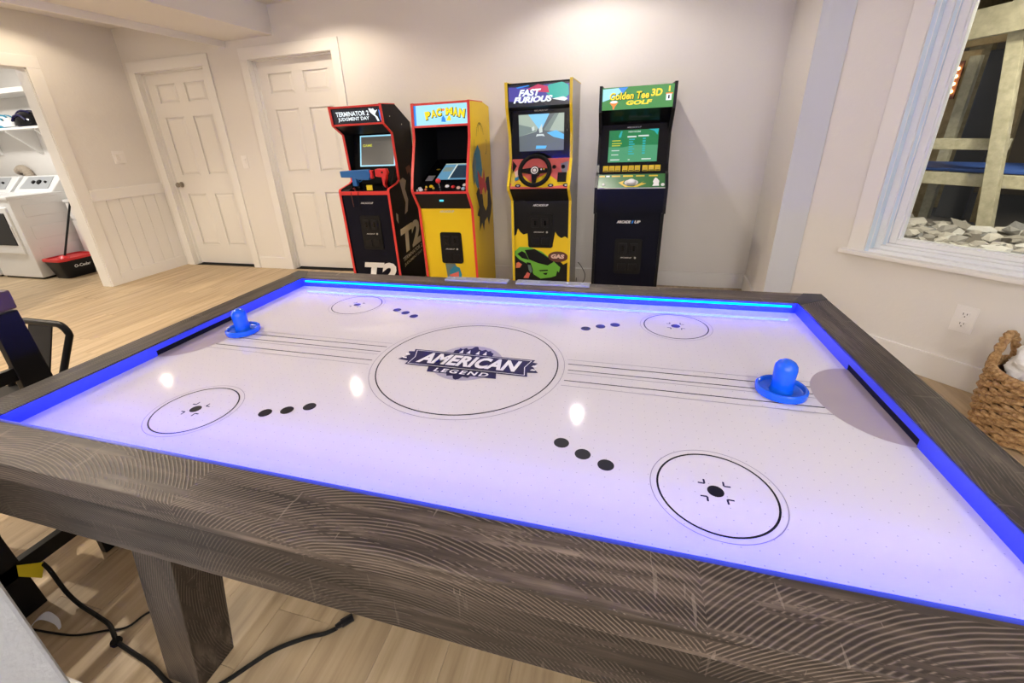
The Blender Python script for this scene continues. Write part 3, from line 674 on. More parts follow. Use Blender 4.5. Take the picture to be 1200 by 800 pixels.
def coin_door(cab, xc, z0, z1, wd, yf, plastic=M['coin']):
    y = yf(0.5 * (z0 + z1)) - .0005; h = z1 - z0; r = .02
    pts = []
    for (cx, cz, a0) in ((xc + wd / 2 - r, z1 - r, 0), (xc - wd / 2 + r, z1 - r, 90), (xc - wd / 2 + r, z0 + r, 180), (xc + wd / 2 - r, z0 + r, 270)):
        for k in range(5): a = math.radians(a0 + k * 22.5); pts.append((cx + r * math.cos(a), cz + r * math.sin(a)))
    d = MB().prism_y(pts, y - .008, y + .010).build('coin_door', plastic, cab.o, bevel=.002, seg=1)
    for sx in (-1, 1):
        cx = xc + sx * wd * .2
        b_ = MB().box(cx - wd * .15, cx + wd * .15, y - .014, y - .006, z1 - h * .40, z1 - h * .12).build('coin_slot', M['black'], d, bevel=.003)
        MB().box(cx - wd * .04, cx + wd * .04, y - .017, y - .013, z1 - h * .33, z1 - h * .19).build('slot_button', M['blackgloss'], b_, bevel=.001)
        MB().box(cx - wd * .15, cx + wd * .15, y - .013, y - .006, z0 + h * .10, z0 + h * .30).build('coin_return', M['black'], d, bevel=.003)
    pl = Pl((y - .0085, z0), (y - .0085, z1))
    pl.text('ARCADE1UP', M['silver'], d, xc - wd * .06, h * .47, wd * .42, .010, shear=.2, bold=.02)
    MB().lathe([(.008, 0), (.008, .004), (.004, .006)], (xc + wd * .27, y - .008, z0 + h * .47), 12, 'y').build('lock', M['steel'], d, smooth=True)
    return d
def button(parent, m, P, n_, r=.0135, h=.010, name='button'):
    q = n_.normalized().to_track_quat('Z', 'Y').to_matrix().to_4x4(); q.translation = P
    mb = MB(q); mb.lathe([(r * 1.25, -.002), (r * 1.25, .003), (r, .004), (r, h), (r * .8, h + .002)], (0, 0, 0), 16); return mb.build(name, m, parent, smooth=True)

# ---------------- black cabinet with red trim and two guns
F = [(2.455, 0), (2.428, .915), (2.440, .932), (2.600, .965), (2.640, .985), (2.640, 1.06), (2.618, 1.372), (2.492, 1.445), (2.477, 1.590)]
B = [(2.71, 1.597), (2.972, 1.462), (2.972, 0)]
c = Cab('black arcade cabinet with red edges and two light guns', -2.025, -1.530, F, B, M['navyblack'], M['redtrim'])
fy = lambda z: front_pt(F, z) + .010
kp = c.slab('front_panel', (fy(.02), .02), (fy(.90), .90), M['navyblack'])
c.slab('deck_edge', (2.426, .885), (2.424, .915), M['redtrim'], .01)
dk_ = c.slab('control_deck', (2.440, .915), (2.66, .958), M['blackgloss'])
mq = c.slab('marquee', (2.502, 1.452), (2.487, 1.575), M['mq_dark'])
c.slab('marquee_lower_edge', (2.494, 1.440), (2.492, 1.454), M['redtrim'], .012); c.slab('marquee_upper_edge', (2.480, 1.574), (2.478, 1.588), M['redtrim'], .012)
c.slab('marquee_underside', (2.66, 1.375), (2.50, 1.443), M['black'], .012)
c.slab('top_panel', (2.485, 1.580), (2.71, 1.588), M['black'], .012); c.slab('top_panel', (2.71, 1.588), (2.965, 1.458), M['black'], .012)
bz = c.slab('screen_bezel', (2.66, .955), (2.790, 1.44), M['blackmatte'])
pl = Pl((2.66, .955), (2.790, 1.44))
sc = pl.rect('screen', -1.930, -1.600, .165, .410, M['scr_grey'], bz, 2)
for q in ((-1.942, -1.588, .410, .422), (-1.942, -1.588, .153, .165), (-1.942, -1.930, .165, .410), (-1.600, -1.588, .165, .410)): pl.rect('screen_border', *q, M['scr_cyan'], bz, 2)
pl.text('GAME', M['scr_yellow'], sc, -1.865, .335, .095, .022, 4, bold=.02, name='screen_text')
pl = Pl((2.502, 1.452), (2.487, 1.575)); g_ = M['mq_white']
pl.text('TERMINATOR 2', g_, mq, -1.815, .078, .310, .036, bold=.022); pl.text('JUDGMENT DAY', g_, mq, -1.810, .036, .295, .034, bold=.022)
pl.poly('marquee_art', [(-1.655, .112), (-1.628, .105), (-1.612, .108), (-1.600, .090), (-1.575, .098), (-1.590, .082), (-1.605, .062), (-1.585, .045), (-1.574, .012), (-1.592, .014), (-1.604, .045), (-1.628, .066), (-1.650, .085)][::-1], g_, mq)
pl.poly('marquee_art', [(-1.566, .10), (-1.552, .085), (-1.549, .030), (-1.560, .014), (-1.567, .05)][::-1], M['mq_blue'], mq)
pl = Pl((fy(.02), .02), (fy(.90), .90))
pl.text('T2', M['white'], kp, -1.742, .150, .330, .210, shear=.25, bold=.045)
pl.text('ARCADE1UP', M['silver'], kp, -1.770, .795, .125, .016, shear=.2, bold=.02)
coin_door(c, -1.765, .40, .705, .20, fy)
for x, l_ in ((-1.90, .13), (-1.83, .16)):
    cb = MB().tube([(x, 2.430, .915), (x, 2.418, .90), (x + .004, 2.424, .915 - l_)], .003, 6).build('gun_cable', M['maroon'] if x < -1.85 else M['rubber'], c.o)
# holster plate on the left corner of the deck, yellow sticker
MB().box(-1.745, -1.690, 2.432, 2.436, .924, .966).build('sticker', M['yellowtag'], c.o)
MB().loft([(-2.03, 2.435, .918), (-1.93, 2.435, .918), (-1.93, 2.52, .936), (-2.03, 2.52, .936)], [(-2.03, 2.438, .924), (-1.93, 2.50, .936), (-1.93, 2.52, .968), (-2.03, 2.45, .930)]).build('holster', M['black'], c.o)
def gun(x0, x1, m, mirror, y0, nm):
    L = x1 - x0
    g = MB().prism_y([(x0, 1.030), (x0 - .004, 1.083), (x1, 1.092), (x1 + .012, 1.05), (x1 - .004, 1.004), (x0 + L * .55, 1.008), (x0 + L * .52, 1.026)] if not mirror else
                     [(x0, 1.030), (x0, 1.088), (x0 + .02, 1.094), (x1, 1.094), (x1 + .01, 1.06), (x1 - .015, 1.02), (x0 + .055, 1.024)], y0 - .022, y0 + .022).build('light_gun', m, c.o, bevel=.006)
    if not mirror:
        MB().prism_y([(x0 + L * .36, 1.03), (x0 + L * .52, 1.03), (x0 + L * .54, .955), (x0 + L * .38, .955)], y0 - .018, y0 + .018).build('gun_grip', m, g, bevel=.005)
        MB().box(x1 + .005, x1 + .028, y0 - .015, y0 + .015, 1.015, 1.085).build('gun_sight', M['red'], g, bevel=.004)
        MB().tube([(x0 + L * .55, y0, 1.008), (x0 + L * .60, y0, .988), (x0 + L * .70, y0, 1.004)], .005, 6).build('trigger_guard', m, g)
    else:
        MB().prism_y([(x0 + .055, 1.03), (x1 - .005, 1.03), (x1 - .02, .985), (x1 - .03, .965), (x1 - .035, .985), (x0 + .085, .935), (x0 + .062, .96)], y0 - .018, y0 + .018).build('gun_grip', m, g, bevel=.004)
        MB().lathe([(.008, 0), (.008, .004)], (x0 + .07, y0 - .022, 1.065), 12, 'y').build('gun_screw', M['black'], g)
    MB().box((x0 + x1) / 2 - .012, (x0 + x1) / 2 + .012, y0 + .012, y0 + .06, .935, 1.02).build('gun_mount', M['black'], g)
gun(-2.005, -1.725, M['blue'], False, 2.485, 'blue'); gun(-1.672, -1.565, M['red'], True, 2.500, 'red')
MB().tube([(-1.555, 2.52, .96), (-1.54, 2.56, 1.02), (-1.545, 2.60, 1.06)], .008, 8).build('gun_cable', M['rubber'], c.o)
xs = c.x1 + .0012
s_ = c.sides[1]
text('T2', M['silver'], s_, (xs, 2.735, .470), (0, 1, .10), (0, -.05, 1), .40, .235, shear=.12, bold=.05)
text('TERMINATOR 2', M['silver'], s_, (xs, 2.735, .310), (0, 1, .12), (0, -.05, 1), .42, .038, bold=.01)
text('JUDGMENT DAY', M['silver'], s_, (xs, 2.740, .252), (0, 1, .12), (0, -.05, 1), .40, .034, bold=.01)
for pts, m in (([(2.63, .98), (2.70, 1.00), (2.76, .97), (2.72, .90), (2.76, .80), (2.72, .70), (2.66, .68), (2.70, .78), (2.66, .88)], M['silver']), ([(2.78, 1.08), (2.86, 1.10), (2.92, 1.02), (2.88, .96), (2.84, 1.04), (2.80, 1.02)], M['cream']), ([(2.50, .72), (2.53, .70), (2.52, .62), (2.49, .66)], M['silver'])):
    MB().ngon([(xs, y, z) for y, z in pts]).build('side_art', M['inkgrey'] if m is M['silver'] else M['maroon'], s_, fix=False)
for (y, z) in ((2.60, 1.50), (2.80, 1.44)): MB().lathe([(.006, 0), (.004, .002)], (c.x1, y, z), 10, 'x').build('bolt', M['steel'], s_)

# ---------------- yellow cabinet
F = [(2.440, 0), (2.405, .775), (2.310, .915), (2.308, .945), (2.345, 1.06), (2.395, 1.19), (2.440, 1.31), (2.447, 1.40), (2.462, 1.568)]
B = [(2.79, 1.572), (2.972, 1.545), (2.972, 0)]
c = Cab('yellow arcade cabinet with red edges, joystick and flat tilted screen', -1.262, -.775, F, B, M['yellow'], M['redtrim'])
fy = lambda z: front_pt(F, z) + .010
kp = c.slab('front_panel', (fy(.02) , .02), (fy(.770), .770), M['yellow'])
c.slab('deck_front', (2.417, .772), (2.322, .905), M['black'])
MB().box(-1.045, -1.012, 2.355, 2.366, .836, .850).build('power_light', em('cyan_pilot', (.10, .65, .80)), c.o)
c.slab('deck_edge', (2.312, .902), (2.310, .918), M['redtrim'], .012)
dk_ = c.slab('control_deck', (2.322, .915), (2.46, .975), M['blackgloss'])
bz = c.slab('screen_bezel', (2.46, .975), (2.86, 1.135), M['blackgloss'])
c.slab('screen_hood', (2.86, 1.13), (2.90, 1.44), M['blackmatte']); c.slab('marquee_underside', (2.92, 1.40), (2.46, 1.400), M['blackmatte'], .012)
mq = c.slab('marquee', (2.455, 1.408), (2.470, 1.556), M['mq_sky'])
c.slab('marquee_lower_edge', (2.446, 1.394), (2.448, 1.409), M['redtrim'], .012); c.slab('marquee_upper_edge', (2.462, 1.554), (2.464, 1.569), M['redtrim'], .012)
c.slab('top_panel', (2.470, 1.562), (2.79, 1.566), M['yellow'], .012); c.slab('top_panel', (2.79, 1.566), (2.965, 1.540), M['yellow'], .012)
pl = Pl((2.46, .975), (2.86, 1.135))
sc = pl.rect('screen', -1.125, -.835, .045, .335, M['scr_pale'], bz, 2)
for q in ((-1.008, -.848, .070, .300, M['scr_navy'], 4), (-1.020, -1.008, .055, .318, M['scr_white'], 4), (-1.125, -.835, .318, .335, M['scr_wall'], 4), (-1.115, -1.03, .19, .27, M['scr_wall2'], 4)): pl.rect('screen_window', *q[:4], q[4], sc, q[5])
pl.rect('decal', -1.215, -1.150, .030, .120, M['silver'], bz, 2)
pl.poly('decal', ell(-1.165, .235, .018, .012), M['gold'], bz, 2)
mp = Pl((2.322, .915), (2.46, .975))
for x, v, m in ((-1.215, .055, 'white'), (-1.195, .030, 'white'), (-1.165, .075, 'gold'), (-1.125, .085, 'yellow'), (-1.095, .055, 'gold'), (-.985, .085, 'white'), (-.930, .075, 'red'), (-.880, .060, 'pink'), (-.835, .045, 'lightblue'), (-1.155, .035, 'orange'), (-.84, .100, 'white'), (-1.225, .02, 'silver')):
    button(c.o, M[m], mp.p(x, v), mp.n, .0135 if m not in ('gold', 'orange', 'silver') else .008, .008)
jp = mp.p(-1.045, .070); MB().tube([jp, jp + mp.n * .045], .005, 8).build('joystick_shaft', M['steel'], c.o)
jc = jp + mp.n * .058; MB().lathe([(.001, -.0205)] + [(.0205 * math.cos(a), .0205 * math.sin(a)) for a in [(-.4 + i * .1) * PI for i in range(9)]] + [(.001, .0205)], jc, 18).build('joystick_ball', M['red'], c.o, smooth=True)
pl = Pl((2.455, 1.408), (2.470, 1.556))
def tilt_text(ch, x, v, w_, h_, a):
    text(ch, M['inkblack'], mq, pl.p(x + .003, v - .003, 2), (math.cos(a), 0, math.sin(a)), (-math.sin(a), .1, math.cos(a)), w_ * 1.12, h_ * 1.1, bold=.09)
    text(ch, M['mq_yellow'], mq, pl.p(x, v, 4), (math.cos(a), 0, math.sin(a)), (-math.sin(a), .1, math.cos(a)), w_, h_, bold=.075)
for ch, x, v, w_, h_, a in (('P', -1.125, .072, .046, .058, .16), ('A', -1.075, .083, .046, .052, .10), ('C', -1.030, .091, .044, .056, .02), ('M', -.945, .094, .058, .052, .0), ('A', -.893, .088, .040, .062, -.08), ('N', -.842, .076, .050, .060, -.16)): tilt_text(ch, x, v, w_, h_, a)
pl.poly('marquee_art', ell(-.993, .106, .012, .009), M['mq_orange'], mq, 3)
pl.poly('marquee_art', [(-1.012, .022), (-.975, .018), (-.980, .045), (-.993, .066), (-1.008, .050)], M['mq_blue'], mq, 3)
pl.poly('marquee_art', [(-.972, .028), (-.930, .026), (-.936, .060), (-.950, .064)], M['mq_yellow'], mq, 3)
pl.rect('marquee_art', -1.243, -1.225, .0, .148, M['mq_blue'], mq, 2)
pl = Pl((fy(.02), .02), (fy(.770), .770))
pl.text('ARCADE1UP', M['silver'], kp, -1.012, .728, .130, .018, shear=.2, bold=.03)
pl.poly('front_art', [(-1.075, .275), (-.985, .275), (-.945, .20), (-.965, .05), (-1.060, .05)], M['tire'], kp, 1); pl.poly('front_art', [(-1.045, .205), (-.995, .255), (-.945, .240), (-.930, .18), (-.945, .05), (-1.0, .06)], M['teal'], kp, 2)
pl.poly('front_art', [(-1.045, .170), (-.955, .205), (-.965, .05), (-1.0, .05)], M['coral'], kp, 3)
coin_door(c, -1.000, .30, .572, .195, fy)
xs = c.x1 + .0012; s_ = c.sides[1]
def side_poly(pts, m, l=0): MB().ngon([(xs + .0004 * l, y, z) for y, z in pts]).build('side_art', m, s_, fix=False)
side_poly([(2.47, 1.12), (2.52, 1.20), (2.60, 1.25), (2.66, 1.20), (2.70, 1.05), (2.66, .98), (2.56, .90), (2.50, .96)], M['teal']); side_poly([(2.44, 1.10), (2.50, 1.20), (2.54, 1.12), (2.50, .98), (2.45, .95)], M['tire'], 1)
side_poly([(2.56, 1.06), (2.64, 1.00), (2.70, .98), (2.74, 1.06), (2.76, .96), (2.70, .86), (2.60, .86)], M['red'], 2)
side_poly([(2.50, .88), (2.56, .92), (2.68, .84), (2.80, .98), (2.88, .98), (2.90, .86), (2.93, .74), (2.90, .66), (2.86, .62), (2.82, .56), (2.78, .64), (2.70, .62), (2.66, .54), (2.62, .62), (2.54, .56), (2.56, .68), (2.50, .70), (2.56, .76)], M['inkblack'], 1)
side_poly([(2.66, .88), (2.74, .92), (2.82, .86), (2.80, .74), (2.74, .70), (2.68, .76)], M['yellow'], 3); side_poly([(2.70, .94), (2.78, .94), (2.80, .88), (2.74, .84)], M['red'], 4)
for (y0, z0, r0, a0, a1) in ((2.68, 1.28, .13, 20, 165), (2.68, 1.34, .06, 10, 175), (2.80, 1.24, .07, -80, 40), (2.56, 1.24, .06, 130, 260)):
    A = [math.radians(a0 + (a1 - a0) * k / 14) for k in range(15)]
    MB().add([(xs, y0 + (r0 + w_) * .75 * math.cos(a), z0 + (r0 + w_) * math.sin(a)) for a in A for w_ in (0, .006)], [(2 * k, 2 * k + 2, 2 * k + 3, 2 * k + 1) for k in range(14)]).build('side_art', M['inkblack'], s_, fix=False)

# ---------------- racing cabinet with steering wheel
F = [(2.492, 0), (2.500, .820), (2.385, .915), (2.380, .945), (2.488, 1.13), (2.480, 1.31), (2.402, 1.50), (2.398, 1.655)]
B = [(2.965, 1.665), (2.965, 0)]
c = Cab('tall black racing arcade cabinet with yellow edges and steering wheel', -.480, .004, F, B, M['cream'], M['yellowtrim'])
fy = lambda z: front_pt(F, z) + .010
kp = c.slab('front_panel', (fy(.02), .02), (fy(.815), .815), M['black'])
c.slab('deck_front', (2.508, .818), (2.396, .912), M['black'])
dk_ = c.slab('control_deck', (2.394, .925), (2.500, 1.135), M['coral'])
bz = c.slab('screen_bezel', (2.500, 1.13), (2.488, 1.49), M['blackgloss'])
mq = c.slab('marquee', (2.412, 1.495), (2.408, 1.645), M['mq_dark']); c.slab('marquee_underside', (2.50, 1.47), (2.412, 1.497), M['black'], .01)
c.slab('top_panel', (2.405, 1.648), (2.96, 1.658), M['black'], .012)
pl = Pl((2.412, 1.495), (2.408, 1.645))
pl.poly('marquee_art', [(-.455, .04), (-.30, .02), (-.10, .05), (-.02, .02), (-.02, .13), (-.16, .135), (-.30, .12), (-.455, .13)], M['mq_violet'], mq, 1)
pl.poly('marquee_art', [(-.15, .05), (-.06, .03), (-.022, .06), (-.025, .12), (-.07, .142), (-.16, .13), (-.20, .10)], M['mq_teal'], mq, 2)
pl.poly('marquee_art', [(-.32, .11), (-.24, .138), (-.17, .12), (-.16, .08), (-.24, .09)], M['mq_red'], mq, 3)
pl.poly('marquee_art', [(-.14, .04), (-.05, .022), (-.03, .035), (-.06, .050)], M['mq_white'], mq, 3); pl.poly('marquee_art', [(-.39, .118), (-.30, .13), (-.31, .136), (-.40, .126)], M['mq_blue'], mq, 3)
pl.text('FAST', M['mq_white'], mq, -.300, .088, .165, .044, 5, shear=.30, bold=.05); pl.text('FURIOUS', M['mq_white'], mq, -.278, .044, .285, .040, 5, shear=.30, bold=.05)
pl = Pl((2.500, 1.13), (2.488, 1.49))
pl.text('ARCADE1UP', M['silver'], bz, -.232, .340, .105, .013, shear=.2)
sc = pl.rect('screen', -.402, -.062, .060, .315, M['scr_road'], bz, 2)
for pts, m, l in (([(-.33, .315), (-.17, .315), (-.225, .215), (-.245, .205), (-.255, .22)], 'scr_sky', 3), ([(-.402, .315), (-.33, .315), (-.255, .22), (-.27, .195), (-.402, .165)], 'scr_wall', 3), ([(-.402, .25), (-.30, .225), (-.27, .20), (-.402, .165)], 'scr_wall2', 4),
                  ([(-.17, .315), (-.062, .315), (-.062, .18), (-.20, .20), (-.225, .215)], 'scr_wall2', 3), ([(-.10, .315), (-.062, .315), (-.062, .19), (-.17, .20)], 'scr_wall', 4), ([(-.17, .315), (-.13, .315), (-.215, .205), (-.225, .215)], 'scr_road', 5),
                  ([(-.19, .185), (-.12, .20), (-.062, .17), (-.062, .135), (-.14, .155)], 'scr_blue', 5), ([(-.265, .178), (-.215, .178), (-.205, .160), (-.225, .165), (-.255, .165), (-.272, .16)], 'scr_white', 5), ([(-.25, .21), (-.225, .25), (-.222, .19), (-.245, .185)], 'scr_white', 6),
                  ([(-.275, .075), (-.20, .075), (-.19, .095), (-.27, .098)], 'scr_blue', 5), ([(-.305, .225), (-.285, .235), (-.282, .205), (-.30, .20)], 'scr_white', 5)): pl.poly('screen_shape', pts[::-1] if False else pts, M[m], sc, l)
pl = Pl((2.394, .925), (2.500, 1.135))
pl.poly('deck_art', [(-.46, .02), (-.36, .10), (-.30, .05), (-.18, .12), (-.10, .06), (-.02, .14), (-.015, .03), (-.20, .005)], M['yellow'], dk_, 1); pl.poly('deck_art', [(-.46, .16), (-.40, .10), (-.44, .02), (-.462, .05)], M['gold'], dk_, 2)
pl.poly('deck_art', [(-.455, .22), (-.42, .18), (-.45, .12)], M['inkblack'], dk_, 2); pl.poly('deck_art', [(-.08, .19), (-.02, .21), (-.03, .10), (-.07, .13)], M['inkgrey'], dk_, 2)
for x in (-.40, -.145, -.03): pl.poly('deck_art', ell(x, .022, .022, .013), M['ink'], dk_, 3); pl.poly('deck_art', ell(x, .022, .010, .006), M['silver'], dk_, 4)
pl.poly('deck_art', [(-.435, .13), (-.41, .15), (-.395, .10), (-.42, .085)], M['pink'], dk_, 3); pl.poly('deck_art', [(-.43, .085), (-.40, .095), (-.395, .07), (-.425, .06)], M['teal'], dk_, 4)
MB().prism_x([(2.415, .968), (2.405, .975), (2.436, 1.036), (2.446, 1.030)], -.095, -.030).build('keypad', M['black'], c.o)
q = pl.n.to_track_quat('Z', 'Y').to_matrix().to_4x4(); WC_ = pl.p(-.266, .118, 70); q.translation = WC_
wh = MB(q).tube([(.113 * math.cos(2 * PI * i / 40), .113 * math.sin(2 * PI * i / 40), .012) for i in range(40)], .0165, 10, True).build('steering_wheel', M['blackmatte'], c.o, smooth=True)
lx = Vector((1, 0, 0)); Q3 = q.to_3x3(); ux = (Q3.inverted() @ Vector((1, 0, 0))); uv = (Q3.inverted() @ pl.v)
for d_ in (ux, -ux, -uv):
    pr = Vector((-d_.y, d_.x, 0)); MB(q).loft([Vector(d_) * .02 + pr * s2 * .024 + Vector((0, 0, z)) for s2, z in ((-1, 0), (1, 0), (1, .012), (-1, .012))], [Vector(d_) * .105 + pr * s2 * .013 + Vector((0, 0, z)) for s2, z in ((-1, .004), (1, .004), (1, .014), (-1, .014))]).build('spoke', M['blackgloss'], wh)
MB(q).lathe([(.036, -.03), (.036, .014), (.030, .018)], (0, 0, 0), 24).build('wheel_hub', M['black'], wh, smooth=True)
MB(q).lathe([(.021, .018), (.027, .018), (.027, .0192), (.021, .0192), (.021, .018)], (0, 0, 0), 24, cap=False).build('hub_ring', M['white'], wh); MB(q).lathe([(.013, .018), (.013, .0195)], (0, 0, 0), 16).build('hub_badge', M['silver'], wh)
for x in (.050, .070): MB(q).lathe([(.006, .012), (.006, .017)], ux * x + uv * .008, 10).build('wheel_button', M['silver'] if x < .06 else M['gold'], wh)
for (x, v) in ((-.128, .165), (-.06, .165)): button(c.o, M['black'], pl.p(x, v), pl.n, .012, .012)
pl = Pl((fy(.02), .02), (fy(.815), .815))
pl.text('ARCADE1UP', M['white'], kp, -.241, .762, .125, .017, shear=.2, bold=.03)
pl.poly('front_art', [(-.462, .51), (-.445, .525), (-.43, .575), (-.41, .545), (-.385, .525), (-.35, .535), (-.345, .46), (-.33, .425), (-.15, .425), (-.135, .47), (-.12, .55), (-.10, .52), (-.07, .50), (-.04, .515), (-.014, .495), (-.014, .30), (-.05, .28), (-.07, .30), (-.462, .38)], M['yellow'], kp, 1)
pl.poly('front_art', [(-.455, .235), (-.42, .24), (-.40, .27), (-.43, .29), (-.45, .28)], M['orange'], kp, 2)
pl.poly('front_car', [(-.462, .38), (-.42, .42), (-.33, .42), (-.23, .385), (-.13, .305), (-.075, .255), (-.085, .21), (-.10, .225), (-.11, .18), (-.15, .165), (-.24, .150), (-.30, .185), (-.34, .27), (-.42, .31), (-.462, .35)], M['green'], kp, 2)
pl.poly('front_car', [(-.375, .395), (-.29, .405), (-.21, .36), (-.13, .30), (-.18, .268), (-.26, .285), (-.34, .315)], M['inkblack'], kp, 3); pl.poly('front_car', [(-.44, .36), (-.40, .385), (-.37, .37), (-.34, .31), (-.40, .325)], M['inkblack'], kp, 3)
pl.poly('front_car', [(-.36, .29), (-.325, .285), (-.305, .22), (-.315, .175), (-.345, .21)], M['inkblack'], kp, 3); pl.poly('front_car', [(-.35, .27), (-.325, .265), (-.312, .215), (-.325, .195), (-.343, .225)], M['tire'], kp, 4)
pl.poly('front_car', [(-.255, .225), (-.18, .232), (-.175, .222), (-.245, .215)], M['inkblack'], kp, 4); pl.poly('front_car', [(-.22, .20), (-.18, .205), (-.19, .185), (-.21, .188)], M['inkblack'], kp, 4)
pl.poly('front_art', [(-.39, .15), (-.355, .205), (-.33, .19), (-.345, .15)], M['coral'], kp, 3)
pl.poly('front_badge', ell(-.095, .345, .082, .045), M['maroon'], kp, 5); pl.poly('front_badge', ell(-.098, .352, .060, .026), M['brownwood'], kp, 6); pl.text('GAS', M['pink'], kp, -.098, .348, .110, .036, 8, bold=.06, shear=.1)
coin_door(c, -.242, .438, .715, .205, fy)
for z in (1.48, 1.28, 1.05, .80, .62, .44, .30, .18):
    MB().lathe([(.006, 0), (.005, .002)], (c.x1, 2.93 if z > 1 else 2.90, z), 8, 'x').build('screw', M['inkgrey'], c.sides[1])

# ---------------- golf cabinet
F = [(2.478, 0), (2.470, .735), (2.375, .742), (2.368, .925), (2.462, 1.005), (2.500, 1.02), (2.545, 1.07), (2.595, 1.28), (2.462, 1.432), (2.448, 1.590)]
B = [(2.965, 1.600), (2.965, 0)]
c = Cab('black golf arcade cabinet with green lit marquee and trackball', .186, .690, F, B, M['black'], M['black'])
fy = lambda z: front_pt(F[:2], z) + .010
kp = c.slab('front_panel', (fy(.02), .02), (fy(.735), .735), M['navyblack'])
c.slab('deck_front', (2.372, .745), (2.366, .918), M['navyblack'], x0=c.x0, x1=c.x1)
dk_ = c.slab('control_deck', (2.372, .920), (2.478, 1.008), M['dgreen'])
bz = c.slab('screen_bezel', (2.500, 1.008), (2.600, 1.345), M['blackgloss']); c.slab('marquee_underside', (2.60, 1.345), (2.470, 1.440), M['blackgloss'], .01)
mq = c.slab('marquee', (2.464, 1.440), (2.454, 1.580), M['mq_green']); c.slab('top_panel', (2.455, 1.580), (2.96, 1.592), M['black'], .012)
pl = Pl((2.464, 1.440), (2.454, 1.580))
pl.poly('marquee_art', [(.208, .132), (.33, .136), (.345, .120), (.30, .09), (.26, .07), (.208, .055)], M['mq_sky'], mq, 1); pl.poly('marquee_art', [(.34, .10), (.375, .137), (.31, .137)], M['mq_blue'], mq, 2)
pl.poly('marquee_art', [(.255, .048), (.315, .048), (.292, .020), (.288, .004), (.278, .004), (.278, .020)], M['mq_orange'], mq, 3); pl.poly('marquee_art', ell(.285, .050, .024, .008), M['mq_white'], mq, 4)
pl.text('Golden Tee', M['inkblack'], mq, .388, .082, .265, .046, 3, shear=.12, bold=.05); pl.text('Golden Tee', M['mq_yellow'], mq, .385, .085, .260, .046, 5, shear=.12, bold=.03)
pl.text('3D', M['mq_yellow'], mq, .562, .095, .072, .046, 5, shear=.12, bold=.04); pl.text('GOLF', M['mq_yellow'], mq, .452, .040, .170, .028, 5, shear=.15, bold=.05)
pl.rect('marquee_art', .624, .658, .042, .085, M['mq_white'], mq, 4); pl.rect('marquee_art', .620, .664, .080, .087, M['mq_orange'], mq, 5); pl.rect('marquee_art', .636, .646, .095, .128, M['mq_yellow'], mq, 4); pl.text('1', M['inkblack'], mq, .641, .062, .010, .022, 6)
pl = Pl((2.500, 1.008), (2.600, 1.345))
sc = pl.rect('screen', .262, .606, .085, .312, M['scr_green'], bz, 2)
pl.text('ARCADE1UP', M['silver'], bz, .435, .330, .100, .010, shear=.2)
pl.poly('screen_shape', [(.262, .085), (.606, .085), (.606, .20), (.45, .205), (.36, .19), (.262, .195)], M['scr_green2'], sc, 3); pl.poly('screen_shape', [(.33, .27), (.345, .305), (.355, .305), (.348, .265), (.336, .255)], M['scr_teal'], sc, 4)
pl.poly('screen_shape', [(.535, .312), (.606, .312), (.598, .270), (.575, .298)], M['scr_teal'], sc, 4); pl.text('HIGH SCORE', M['scr_white'], sc, .440, .298, .085, .011, 5, bold=.02, name='screen_text')
for (x0, x1, v0, v1, m) in ((.392, .455, .258, .268, 'scr_white'), (.468, .540, .262, .272, 'scr_white'), (.285, .345, .235, .241, 'scr_yellow'), (.285, .355, .215, .221, 'scr_yellow'), (.285, .345, .200, .206, 'scr_yellow'), (.285, .340, .165, .171, 'scr_white'), (.285, .335, .135, .141, 'scr_white'), (.280, .345, .098, .106, 'scr_white'), (.500, .565, .100, .108, 'scr_white'), (.405, .418, .098, .104, 'scr_white')): pl.rect('screen_row', x0, x1, v0, v1, M[m], sc, 5)
for k in range(7): pl.rect('screen_row', .405, .445 - .012 * (k % 2), .240 - k * .017, .248 - k * .017, M['scr_teal'], sc, 5); pl.rect('screen_row', .500, .520, .242 - k * .017, .252 - k * .017, M['scr_teal'], sc, 5)
for k in range(9):
    x = .232 + k * .0435 + (.008 if k > 2 else 0) + (.010 if k > 5 else 0)
    cdp = pl.rect('instruction_card', x, x + .038, .018, .060, M['yellow'], bz, 2); pl.rect('card_picture', x + .008, x + .030, .030, .046, M['gold'], cdp, 4); pl.rect('card_caption', x + .004, x + .034, .021, .027, M['inkblack'], cdp, 4)
pl = Pl((2.372, .920), (2.478, 1.008))
pl.poly('deck_art', [(.35, .055), (.39, .075), (.38, .045), (.42, .02), (.46, .02), (.50, .045), (.53, .070), (.51, .05), (.545, .045), (.48, .012), (.40, .012)], M['gold'], dk_, 1)
for x0, x1, m in ((.21, .25, 'gold'), (.26, .285, 'white'), (.30, .36, 'gold'), (.38, .45, 'yellow'), (.47, .53, 'gold'), (.56, .62, 'gold')): pl.rect('deck_art', x0, x1, .112, .126, M[m], dk_, 1)
pl.poly('deck_art', ell(.440, .055, .048, .030), M['silver'], dk_, 2)
tbp = pl.p(.440, .055, 1); MB().lathe([(.034, -.002), (.032, .008), (.026, .016), (.015, .023), (.001, .026)], tbp, 20).build('trackball', M['white'], c.o, smooth=True)
pl.poly('deck_art', [(.585, .020), (.63, .020), (.628, .045), (.632, .065), (.618, .090), (.606, .100), (.596, .085), (.588, .060), (.594, .045)], M['white'], dk_, 2)
button(c.o, M['white'], pl.p(.245, .035), pl.n, .008, .006); button(c.o, M['white'], pl.p(.655, .030), pl.n, .010, .006)
MB().box(c.ix0, c.ix1, 2.368, 2.374, .916, .924).build('deck_lip', M['silver'], c.o)
